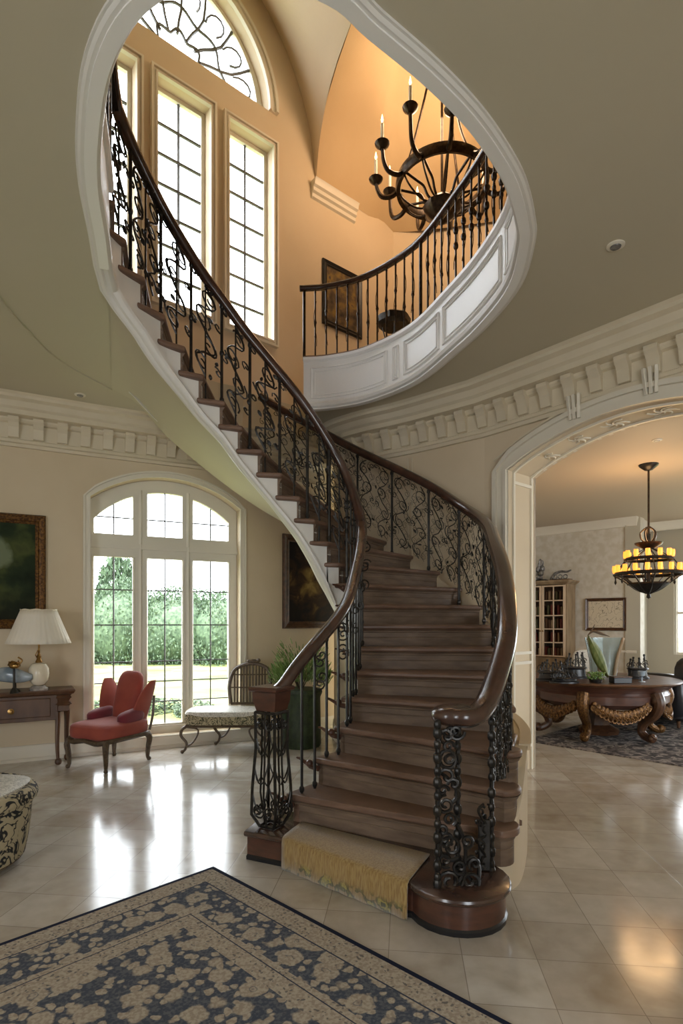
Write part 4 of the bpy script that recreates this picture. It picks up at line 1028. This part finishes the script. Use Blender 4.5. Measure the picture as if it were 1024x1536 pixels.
lines = g.math('MAXIMUM', g.math('COMPARE', dd, .150, .004), g.math('COMPARE', dd, .405, .003))
inb = g.ramp(dd, [(0,(0,0,0)),(.024,(1,1,1)),(.15,(0,0,0)),(.37,(1,1,1)),(.495,(0,0,0))], 'CONSTANT')
col_ = g.mix(inb, field, bord); col_ = g.mix(lines, col_, (.05,.06,.09)); col_ = g.mix(edge, (.016,.020,.042), col_)
bpn = g.n('Bump', i_Strength=.5, i_Distance=.003, i_Height=fine.outputs[0]); g.t.links.new(bpn.outputs[0], g.b.inputs['Normal'])
RUGM = g.out(col_)
m = MB(); m.box((0,0,0),(LX,LY,.010)); o = m.build('rug', RUGM, None, smooth=False, bev=.003); o.location = (-.785,3.474,.0015); o.rotation_euler = (0,0,math.radians(-133.9)); tag(o, 'navy and beige floral Persian-style rug in the foreground hall', 'rug')

# ---- upper chandelier
T = thing('chandelier', 'wrought iron ring chandelier with lit candles hanging above the upper landing', 'chandelier', (1.24,7.0,6.93))
m = MB(); RR = .54
m.sweep([(RR*math.cos(a),RR*math.sin(a),0) for a in [2*PI*k/56 for k in range(56)]], [(-.025,-.055),(.02,-.07),(.032,-.02),(.028,.03),(.02,.06),(-.015,.055),(-.035,.0)], closed=True); m.build('ring', IRONB, T, ang=50)
m = MB(); m.lathe([(0,-.50),(.05,-.48),(.13,-.42),(.21,-.34),(.23,-.29),(.19,-.26),(.16,-.22),(.07,-.20),(.03,-.12),(0,-.1)], n=24, lobes=8, la=.04); m.build('bowl', IRONB, T)
for k in range(11):
    a = 2*PI*k/11+.1; c_, s1_ = math.cos(a), math.sin(a)
    f3 = lambda r,z: (r*c_, r*s1_, z)
    m = MB(); m.tube(cr([f3(.10,-.26),f3(.20,-.20),f3(.26,-.10),f3(.36,-.06),f3(.50,-.01)],4), .016, 6); m.tube(cr([f3(.12,-.27),f3(.30,-.26),f3(.46,-.14),f3(.53,-.03)],4), .012, 6); m.build('spoke', IRONB, T)
    hi = (0,.10,-.06)[k%3]
    m = MB(); m.tube(cr([f3(.53,0),f3(.62,-.07),f3(.74,-.06),f3(.80,.04),f3(.82,.20+hi)],5), lambda t: .032-.010*t, 7)
    m.lathe([(.0,-.03),(.03,-.03),(.08,.015),(.09,.035),(.03,.03),(.028,.07),(.0,.07)], c=f3(.82,.20+hi), n=14); ar = m.build('arm', IRONB, T)
    m = MB(); m.lathe([(0,.05),(.019,.05),(.019,.27),(0,.28)], c=f3(.82,.20+hi), n=10); m.build('candle', WAX, ar)
    m = MB(); m.lathe([(0,.28),(.012,.295),(.015,.315),(.008,.35),(0,.385)], c=f3(.82,.20+hi), n=8); m.build('flame', FLAME, ar)
for k in range(3):
    a = 2*PI*k/3+.9; m = MB(); m.tube(cr([(RR*math.cos(a),RR*math.sin(a),.03),(.36*math.cos(a),.36*math.sin(a),.5),(.12*math.cos(a),.12*math.sin(a),1.5),(0,0,2.2)],5), .015, 6); m.build('hanging_rod', IRONB, T)
m = MB(); m.tube([(0,0,-.2),(0,0,.4),(0,0,2.2),(0,0,3.6)], .016, 6); m.build('stem', IRONB, T)
# console with flowers upstairs
T = thing('pedestal_stand', 'slender iron flower stand on the upper landing behind the balcony bars', 'stand', (.66,7.2,UF))
m = MB()
for a in range(4): m.tube(cr([(.10*math.cos(a*PI/2),.10*math.sin(a*PI/2),0),(.05*math.cos(a*PI/2),.05*math.sin(a*PI/2),.4),(.14*math.cos(a*PI/2),.14*math.sin(a*PI/2),.82)],4), .008, 5)
m.build('legs', IRON, T).name = 'leg_cage'
m = MB(); m.lathe([(0,.82),(.16,.82),(.20,.86),(.21,.93),(.17,.96),(0,.96)], n=20, lobes=7, la=.06); m.build('bowl', IRON, T)

# ---- ceiling fittings
def fitting(nm, label, cat, loc, r):
    T = thing(nm, label, cat, loc); m = MB(); m.lathe([(r,0),(r,-.006),(r*.8,-.010),(0,-.011)], n=20); m.build('rim', TRIM, T); m = MB(); m.lathe([(r*.62,-.010),(r*.55,-.015),(0,-.016)], n=16); m.build('face', GREYP, T); return T
fitting('smoke_detector', 'small round ceiling fitting over the garden window side', 'smoke detector', ((120-CX)*2040/343/F0, 2040/343, CH), .055)
fitting('downlight', 'recessed round ceiling light right of the oval well', 'downlight', ((923-CX)*2040/567/F0, 2040/567, CH), .055)
fitting('smoke_detector', 'tiny round ceiling fitting in the salon beyond the arch', 'smoke detector', ((985-CX)*1657/275/F0, 1657/275, SC_), .05)

# ================================================================ salon furniture
g = NT('grey_salon_rug', .95, .1); n = g.n('TexNoise', i_Scale=9.0, i_Detail=6.0); g.t.links.new(g.co, n.inputs['Vector']); n.inputs['Distortion'].default_value = 1.0
GRUG = g.out(g.ramp(n.outputs[0], [(.4,(.05,.045,.045)),(.5,(.12,.105,.10)),(.56,(.30,.26,.23)),(.66,(.10,.09,.085))]))
m = MB(); m.box((-.95,0,0),(2.6,3.7,.012)); o = m.build('rug', GRUG, None, smooth=False); o.location = (2.98,6.53,.0015); o.rotation_euler = (0,0,math.atan2(-1.15,1.09)); tag(o, 'dark grey patterned rug under the round salon table', 'rug')
T = thing('center_table', 'round polished salon table with gilt carved apron and scroll legs', 'table', (3.50,7.72,.014))
m = MB(); m.lathe([(0,.70),(.93,.70),(.98,.715),(1.0,.735),(.985,.75),(.0,.75)], n=64); m.build('tabletop', BRWOOD, T)
m = MB(); m.lathe([(0,.42),(.76,.42),(.84,.48),(.85,.58),(.82,.62),(.86,.66),(.90,.70),(0,.70)], n=64); m.build('apron', MAHOG, T)
for k in range(6):
    a = k*PI/3-2.2; c_, s1_ = math.cos(a), math.sin(a); f3 = lambda r,z,o=0: (r*c_-o*s1_, r*s1_+o*c_, z)
    m = MB(); m.tube(cr([f3(.86,.62),f3(.90,.50),f3(.84,.36),f3(.70,.25),f3(.66,.12),f3(.78,.05),f3(.84,.10)],5), lambda t: .075-.035*t, 10); m.ball(f3(.80,.065), .06); m.ball(f3(.87,.55), .085)
    m.build('leg', GOLD if k % 2 == 0 else DKWOOD, T)
    a2 = a+PI/6; m = MB()
    for q in range(15):
        t = (q-7)/7; aa = a2+t*.38; zz = .44-.15*(1-t*t)
        m.sell((.83*math.cos(aa),.83*math.sin(aa),.45-.10*(1-t*t)), (.045,.045,.075), .9, 8, 6)
        m.tube([((.865)*math.cos(aa+.045*math.cos(w)*(1-w*.07)),(.865)*math.sin(aa+.045*math.cos(w)*(1-w*.07)),zz+.045*math.sin(w)*(1-w*.07)) for w in [j*.7 for j in range(11)]], .013, 5)
    m.build('carving', GOLD, T)
m = MB(); m.lathe([(0,0),(.24,0),(.26,.05),(.14,.12),(.12,.3),(.2,.45),(.3,.52),(0,.52)], n=24, lobes=8, la=.05); m.build('pedestal', DKWOOD, T)
TZ = .765
def at(px, d, z=TZ): return ((px-CX)*d/F0, d, z)
T = thing('vase', 'wide flared glass vase with a tan shell panel on the salon table', 'vase', at(905,7.75))
m = MB(); m.lathe([(0,0),(.17,0),(.18,.02),(.20,.25),(.24,.45),(.26,.54),(.25,.54),(.19,.25),(.165,.03),(0,.03)], n=28, sx=1, sy=.45); m.build('body', VASEG, T)
m = MB()
for s_ in (-1,1): m.tube(cr([(s_*.10,-.1,.03),(s_*.13,-.11,.25),(s_*.20,-.09,.45),(s_*.24,-.05,.53)],4), .022, 8)
m.build('rim_band', TAN, T)
T = thing('plant_spray', 'single broad green leaf spray leaning from the glass vase', 'plant', at(903,7.5))
m = MB(); rows = []
for j in range(15):
    t = j/14; c_ = V((.08-.27*t, 0, .02+.56*t)); w_ = .075*math.sin(PI*min(1,t*.93+.05)); n_ = V((.8,0,.5)).normalized()
    rows.append([c_+n_*w_*u+V((0,.03*abs(u)-.02,0)) for u in (-1,-.5,0,.5,1)])
m.grid(rows); m.build('leaf', mat('pale_leaf',(.16,.18,.05),.45,col2=(.07,.10,.02),ns=12,stretch=(3,1,1)), T, solid=.004)
m = MB(); m.tube(cr([(-.19,0,.58),(-.12,0,.63),(-.02,0,.60),(.10,0,.56)],4), lambda t: .02*math.sin(PI*(.1+.85*t)), 6); m.tube(cr([(-.19,0,.58),(-.13,0,.66),(-.10,0,.72)],4), .006, 5); m.build('stem', CHWOOD, T)
T = thing('small_plant', 'low green plant in a dark dish at the centre of the salon table', 'plant', at(893,7.05))
m = MB(); m.lathe([(0,0),(.07,0),(.08,.04),(0,.04)], n=14); m.build('dish', IRON, T)
m = MB(); rn = random.Random(8)
for i in range(120):
    a = rn.uniform(0,6.28); r_ = rn.random()*.11; c_ = V((math.cos(a)*r_,math.sin(a)*r_*.7,.04+.09*rn.random())); m.sell(c_, (.013,.013,.009), 1, 6, 4)
m.build('foliage', LEAF, T)
def ornate(name, label, cat, px, d, w, h, seed, mt=IRON):
    T = thing(name, label, cat, at(px,d)); rn = random.Random(seed)
    m = MB(); m.lathe([(0,0),(w*.5,0),(w*.5,.02),(w*.42,.03),(w*.38,h*.35),(w*.48,h*.4),(w*.44,h*.45),(0,h*.45)], n=16, sy=.7); m.build('base', LEATHER, T)
    m = MB()
    for i in range(7):
        a = i/7*6.28; x = w*.36*math.cos(a); y = w*.25*math.sin(a); hh = h*rn.uniform(.75,1)
        m.tube([(x,y,.02),(x*1.08,y,hh*.5),(x*.8,y,hh)], .010, 6); m.ball((x*.8,y,hh), .016, 8, 5)
        m.tube([(x+w*.1*math.cos(t),y,hh*.7+w*.1*math.sin(t)) for t in [j*.8 for j in range(8)]], .006, 5)
    m.build('filigree', mt, T)
    return T
ornate('casket', 'black filigree casket at the left end of the salon table', 'casket', 828, 7.3, .42, .27, 1)
ornate('centrepiece', 'dark silver filigree centrepiece between casket and glass vase', 'centrepiece', 862, 7.6, .34, .34, 2)
ornate('tray_set', 'silver filigree tray of small cups at the front left of the salon table', 'tray', 846, 7.0, .36, .15, 3)
ornate('candelabrum', 'squat black candelabrum right of the glass vase', 'candelabrum', 956, 7.55, .30, .32, 4)
T = thing('box', 'flat black lacquer box at the front of the salon table', 'box', at(930,6.98)); m = MB(); m.box((-.11,-.07,0),(.11,.07,.07)); m.build('body', LEATHER, T, bev=.006); m = MB(); m.box((-.115,-.075,.07),(.115,.075,.085)); m.build('lid', DKWOOD, T, bev=.004)
T = thing('goblet', 'blue grey glass goblet beside the black box', 'goblet', at(962,7.1)); m = MB(); m.lathe([(0,0),(.04,0),(.035,.01),(.01,.02),(.01,.06),(.04,.08),(.045,.14),(.04,.14),(.03,.085),(0,.08)], n=14); m.build('bowl', BLUEM, T)
# display cabinet
angF = math.atan2(dF.y,dF.x)
pc = fwp(.34,0,.30)
T = thing('display_cabinet', 'tall pale wood cabinet with glazed doors and dark shelves in the salon', 'cabinet', tuple(pc), angF)
cw, cd, chh = .48, .22, 2.25
m = MB(); m.box((-cw,-cd,0),(-cw+.05,cd,chh)); m.box((cw-.05,-cd,0),(cw,cd,chh)); m.box((-cw,cd-.03,0),(cw,cd,chh)); m.box((-cw,-cd,0),(cw,cd,.12)); m.box((-cw,-cd,.78),(cw,cd,.84)); m.box((-cw,-cd,.12),(cw,-cd+.03,.78)); m.build('carcass', TAN, T, bev=.004)
m = MB(); m.rings([[V((a*(cw+e),b*(cd+e),z)) for a,b in ((-1,-1),(1,-1),(1,1),(-1,1))] for e,z in ((0,chh),(.02,chh+.02),(.05,chh+.05),(.06,chh+.08))]); m.build('cornice', TAN, T, ang=20)
for i,z in enumerate((1.12,1.38,1.64,1.93)): m = MB(); m.box((-cw+.05,-cd+.04,z),(cw-.05,cd-.03,z+.02)); m.build('shelf', BRWOOD, T)
m = MB(); m.box((-cw+.05,cd-.04,.84),(cw-.05,cd-.032,chh)); m.build('back_panel', DKWOOD, T)
cream_ = mat('cabinet_glazing_bar', (.62,.48,.34), .4)
for s_ in (-1,1):
    m = MB(); x0, x1 = (-cw+.02,-.005) if s_ < 0 else (.005,cw-.02)
    for a,b in (((x0+.02,.86),(x0+.02,chh-.02)),((x1-.02,.86),(x1-.02,chh-.02)),((x0,.87),(x1,.87)),((x0,chh-.03),(x1,chh-.03))): m.bar((a[0],-cd-.012,a[1]),(b[0],-cd-.012,b[1]),.04,.024)
    for z in (1.13,1.39,1.65,1.94): m.bar((x0,-cd-.012,z),(x1,-cd-.012,z),.02,.02)
    m.bar(((x0+x1)/2,-cd-.012,.87),((x0+x1)/2,-cd-.012,chh-.03),.018,.02)
    d_ = m.build('door', cream_, T)
    m = MB(); m.ball(((x1-.02) if s_ < 0 else (x0+.02),-cd-.035,1.35), .016); m.build('knob', BRASS, d_)
# books behind the glass
bk = None; rn = random.Random(21); BKM = [mat('book_cloth_%s'%n, c, .6) for n,c in (('red',(.16,.03,.02)),('brown',(.12,.06,.03)),('olive',(.10,.09,.04)),('tan',(.30,.20,.11)))]
RB = Matrix.Rotation(angF,4,'Z'); 
protos = []
for M__ in BKM:
    m = MB(); m.box((-.018,-.075,0),(.018,.075,.19)); m.box((-.019,-.076,.02),(.019,-.070,.03)); m.box((-.019,-.076,.15),(.019,-.070,.16)); o = m.build('book', M__, None, smooth=False); protos.append(o)
first = {}
for zi,z in enumerate((.842,1.142,1.402,1.662,1.952)):
    x = -cw+.10
    while x < cw-.10:
        ci = rn.randrange(4); o = protos[ci]
        if ci in first: o = o.copy(); COL.objects.link(o)
        first[ci] = 1
        p = RB @ V((x, .0, 0)); o.location = (pc.x+p.x, pc.y+p.y, z); o.rotation_euler = (0,0,angF); o.scale = (rn.uniform(.8,1.3),1,rn.uniform(.85,1.08))
        o['label'] = 'old cloth-bound book standing on a shelf inside the glazed cabinet'; o['category'] = 'book'; o['group'] = 'books behind the cabinet doors'
        x += rn.uniform(.05,.075) if rn.random() < .85 else .13
topz = chh+.08
T = thing('sculpture', 'tall dark carved crest ornament on top of the cabinet, left one', 'ornament', (pc.x+dF.x*-.12, pc.y+dF.y*-.12, topz), angF)
m = MB(); m.box((-.13,-.08,0),(.13,.08,.04)); m.build('base', IRON, T, bev=.01)
m = MB(); rn = random.Random(31)
for i in range(16):
    t = i/16; m.sell((rn.uniform(-.11,.11)*(1-t), rn.uniform(-.04,.04), .06+.36*t), (.06*(1-t*.6),.05,.06), .9, 8, 6)
m.build('crest', GREYP, T)
T = thing('sculpture', 'low scrolled bird-like ornament on top of the cabinet, right one', 'ornament', (pc.x+dF.x*.28, pc.y+dF.y*.28, topz), angF)
m = MB(); m.box((-.20,-.08,0),(.20,.08,.03)); m.build('base', BRWOOD, T, bev=.008)
m = MB(); m.tube(cr([(-.19,0,.03),(-.12,0,.14),(0,0,.18),(.12,0,.17),(.20,0,.20)],5), lambda t: .035-.02*t, 8)
for x in (-.10,0,.10): m.tube([(x+.04*math.cos(a),-.03,.075+.04*math.sin(a)) for a in [j*.6 for j in range(11)]], .010, 6)
m.build('scroll_body', GREYP, T)
# salon chandelier
T = thing('chandelier', 'two-tier black and amber glass chandelier over the salon table', 'chandelier', (3.77,6.96,2.0)); T.scale = (.88,.88,1)
m = MB(); m.tube([(0,0,.55),(0,0,1.42)], .014, 8); m.build('rod', IRONB, T)
m = MB(); m.lathe([(0,1.45),(.13,1.45),(.12,1.43),(.05,1.38),(0,1.37)], n=20); m.build('canopy', IRON, T)
m = MB()
for a in range(5): 
    q = a*1.257; m.tube(cr([(.02*math.cos(q),.02*math.sin(q),.68),(.10*math.cos(q),.10*math.sin(q),.62),(.09*math.cos(q),.09*math.sin(q),.54),(.05*math.cos(q),.05*math.sin(q),.50)],4), .012, 6)
m.lathe([(0,.40),(.08,.42),(.17,.47),(.18,.49),(.10,.485),(0,.48)], n=24); m.build('crown', IRONB, T)
m = MB()
for r_,z in ((.42,.12),(.44,.10),(.28,.30),(.30,.285)): m.tube([(r_*math.cos(a),r_*math.sin(a),z) for a in [2*PI*k/40 for k in range(40)]], .014, 5, closed=True)
for k in range(10):
    a = 2*PI*k/10; c_, s1_ = math.cos(a), math.sin(a); m.tube(cr([(.44*c_,.44*s1_,.10),(.30*c_,.30*s1_,.02),(.16*c_,.16*s1_,-.08),(.03*c_,.03*s1_,-.13)],4), .010, 5); m.tube([(.28*c_,.28*s1_,.30),(.05*c_,.05*s1_,.42)], .007, 4); m.tube([(.3*c_,.3*s1_,.28),(.43*c_,.43*s1_,.12)], .007, 4)
m.lathe([(0,-.20),(.03,-.18),(.02,-.14),(.15,-.09),(.26,-.02),(.25,.0),(0,-.02)], n=24); m.tube([(0,0,-.1),(0,0,.6)], .025, 8); m.build('frame', IRON, T)
for r_,z,n_ in ((.43,.12,18),(.29,.30,12)):
    for k in range(n_):
        a = 2*PI*k/n_; m = MB(); m.lathe([(0,0),(.026,.0),(.032,.04),(.028,.085),(.0,.085)], c=(r_*math.cos(a),r_*math.sin(a),z+.01), n=10); m.build('amber_shade', AMBER, T)
for k in range(8):
    a = 2*PI*k/8+.2; m = MB(); m.lathe([(0,-.12),(.018,-.09),(.008,-.05),(.015,-.02),(.0,0)], c=(.42*math.cos(a),.42*math.sin(a),.10), n=8); m.build('pendant', IRON, T)
# dark sofa and side chair, curtain
T = thing('sofa', 'black leather sofa end behind the salon table, at the right edge', 'sofa', (5.15,8.6,.014), math.radians(-150))
m = MB(); m.sell((0,0,.28), (.72,.42,.2), .35, 24, 8); m.build('seat', LEATHER, T)
m = MB(); m.sell((0,.36,.62), (.72,.12,.40), .45, 24, 10); m.build('backrest', LEATHER, T)
for s_ in (-1,1): m = MB(); m.sell((s_*.68,.02,.45), (.13,.44,.32), .5, 18, 10); m.build('armrest', LEATHER, T)
for x,y in ((-.6,-.3),(.6,-.3),(.6,.3),(-.6,.3)): m = MB(); m.lathe([(.02,0),(.03,.1)], c=(x,y,0), n=8); m.build('foot', DKWOOD, T)
T = thing('side_chair', 'cream upholstered side chair between salon table and sofa', 'chair', (4.35,9.75,.0), math.radians(10))
m = MB(); m.sell((0,0,.42), (.27,.26,.07), .5, 20, 8); m.build('seat', DAM, T); m = MB(); m.sell((0,.25,.74), (.26,.05,.30), .5, 20, 10); m.build('backrest', DAM, T)
for x,y in ((-.22,-.2),(.22,-.2),(.22,.2),(-.22,.2)): m = MB(); m.lathe([(.015,0),(.022,.36)], c=(x,y,0), n=8); m.build('leg', DKWOOD, T)
T = thing('curtain', 'sage grey curtain hanging left of the salon window', 'curtain', tuple(wwp(.22,0,.12)), angF)
m = MB(); rows = []
for z in (0.02,.8,1.6,2.4,3.0): rows.append([V((-.18+.36*k/40, -.05+.035*math.sin(k*.95)*(1-.1*z/3), z)) for k in range(41)])
m.grid(rows); m.build('cloth', CURT, T, solid=.006, ang=80)
m = MB(); m.tube([(-.3,-.05,3.02),(.5,-.05,3.02)], .018, 8); m.build('rod', DKWOOD, T)

# ================================================================ garden
g = NT('lawn', .9, .1); n = g.n('TexNoise', i_Scale=.7, i_Detail=8.0); g.t.links.new(g.co, n.inputs['Vector'])
LAWN = g.out(g.ramp(n.outputs[0], [(.35,(.12,.155,.055)),(.5,(.21,.23,.09)),(.62,(.35,.325,.18))]))
m = MB(); m.quad((-60,3,-.22),(40,3,-.22),(40,80,-.22),(-60,80,-.22)); struct(m.build('ground', LAWN, smooth=False))
def shrubmesh(seed, nleaf, ls):
    rn = random.Random(seed); m = MB()
    for i in range(nleaf):
        a = rn.uniform(0,2*PI); z = rn.uniform(-.15,1); r_ = math.sqrt(max(0,1-max(z,0)**2))*(1+.12*math.sin(3*a+seed)+.1*math.sin(7*z+seed))
        k = rn.uniform(.80,1.03); c_ = V((math.cos(a)*r_*k, math.sin(a)*r_*k, max(.0,z*k+.12)))
        u = V((rn.gauss(0,1),rn.gauss(0,1),rn.gauss(0,1))).normalized()*ls; w_ = u.cross(V((rn.gauss(0,1),rn.gauss(0,1),1))).normalized()*ls*.6
        m.quad(c_-u, c_-w_, c_+u, c_+w_)
    return m
def shrub(name, label, loc, sc, seed, nl=5200, ls=.032, group=None):
    T = thing(name, label, 'shrub' if name != 'tree' else 'tree', loc, seed*.7, group); o = shrubmesh(seed, nl, ls).build('foliage', HEDGE, T, smooth=False); o.scale = sc
    m = MB(); m.sell((0,0,sc[2]*.42), (sc[0]*.86,sc[1]*.86,sc[2]*.52), .9, 14, 8); m.build('inner_foliage', HEDGE, T)
    m = MB(); m.tube([(0,0,0),(0,0,sc[2]*.5)], .06, 6); m.build('trunk', BARK, T)
labs = ['rounded green bush outside, leftmost in the window view','second dense bush from the left in the garden','taller garden bush seen through the left pane','bushy shrub behind the middle pane, left half','bushy shrub behind the middle pane, right half','broad garden bush seen through the right pane','last garden bush at the right end of the hedge line']
for i,(px,d,w_,h_) in enumerate([(120,25,1.9,3.1),(152,27,2.0,2.8),(188,25,1.9,3.3),(226,27,2.0,2.9),(262,25,2.0,2.95),(300,26.5,2.1,2.95),(345,25,2.0,2.9)]):
    shrub('bush', labs[i], ((px-CX)*d/F0, d, -.22), (w_,w_*.9,h_), 40+i, group='bushes along the far side of the lawn')
T = thing('tree', 'tree rising above the hedge in the left pane', 'tree', ((176-CX)*30/F0,30,-.22))
o = shrubmesh(77, 1500, .10).build('crown', HEDGE, T, smooth=False); o.scale = (1.1,1.1,2.6); o.location = (0,0,2.4)
m = MB(); m.tube([(0,0,0),(.1,0,3.0)], .12, 8); m.build('trunk', BARK, T)
for i,(x,y,l_) in enumerate([(-4.6,10.6,'low leafy plant outside below the left pane'),(-3.7,10.9,'low leafy plant outside below the middle pane'),(-2.7,10.6,'low leafy plant outside below the right pane')]):
    T = thing('low_shrub', l_, 'shrub', (x,y,-.22), i, 'low planting outside the garden window'); o = shrubmesh(90+i, 1500, .07).build('foliage', HEDGE, T, smooth=False); o.scale = (.75,.4,.24)
    m = MB(); m.tube([(0,0,0),(0,0,.15)], .02, 5); m.build('stem', BARK, T)
# ================================================================ camera, light, render
cam = bpy.data.cameras.new('camera'); co = bpy.data.objects.new('camera', cam); COL.objects.link(co); SC.camera = co
co.location = (0,0,H0); co.rotation_euler = (PI/2,0,0); cam.sensor_fit = 'VERTICAL'; cam.sensor_height = 36; cam.sensor_width = 24
cam.lens = F0/1536*36; cam.shift_y = (HY-768)/1536; cam.clip_start = .05; cam.clip_end = 300
wd = bpy.data.worlds.new('sky'); SC.world = wd; wd.use_nodes = True; bg = wd.node_tree.nodes['Background']
bg.inputs[0].default_value = (.88,.945,1.0,1); bg.inputs[1].default_value = 9.0
def light(name, kind, loc, energy, col=(1,1,1), **kw):
    l = bpy.data.lights.new(name, kind); l.energy = energy; l.color = col
    for k,v in kw.items():
        if k != 'rot': setattr(l, k, v)
    o = bpy.data.objects.new(name, l); COL.objects.link(o); o.location = loc
    if 'rot' in kw: o.rotation_euler = kw['rot']
    return o
light('sun', 'SUN', (0,0,20), 5.0, (1,.93,.8), angle=.02, rot=V((.35,.12,-.93)).to_track_quat('-Z','Y').to_euler())
def portal(c, n, sx, sy):
    l = bpy.data.lights.new('daylight_portal','AREA'); l.shape = 'RECTANGLE'; l.size = sx; l.size_y = sy; l.cycles.is_portal = True
    o = bpy.data.objects.new('daylight_portal', l); COL.objects.link(o); o.location = c
    o.rotation_euler = V(n).to_track_quat('-Z','Y').to_euler()
portal(abp(.85,1.65,.36), -nAB, 1.75, 3.2)
portal(upl(.375,7.0,.32), NW, 2.9, 5.2)
for x_ in (-3.65,1.7): portal((x_,-3.35,1.65), (0,1,0), 1.6, 2.8)
portal((7.1,2.4,1.7), (0,1,0), 3.8, 2.8)
portal(wwp(3.0,1.7,.3), (dF.y,-dF.x,0), 2.1, 2.9)
portal(wwp(.98,1.7,.3), (dF.y,-dF.x,0), 1.1, 1.7)
light('hall_chandelier_glow', 'POINT', (1.24,7.0,7.75), 115, (1,.68,.42), shadow_soft_size=.5)
light('salon_chandelier_glow', 'POINT', (3.77,6.96,2.55), 40, (1,.6,.28), shadow_soft_size=.3)
SC.view_settings.view_transform = 'Standard'; SC.view_settings.look = 'None'; SC.view_settings.exposure = .1; SC.view_settings.gamma = 1; SC.view_settings.use_curve_mapping = False
cy = SC.cycles; cy.max_bounces = 8; cy.diffuse_bounces = 6; cy.glossy_bounces = 4; cy.transmission_bounces = 6; cy.transparent_max_bounces = 12
cy.sample_clamp_indirect = 6; cy.use_denoising = True; cy.caustics_reflective = False; cy.caustics_refractive = False
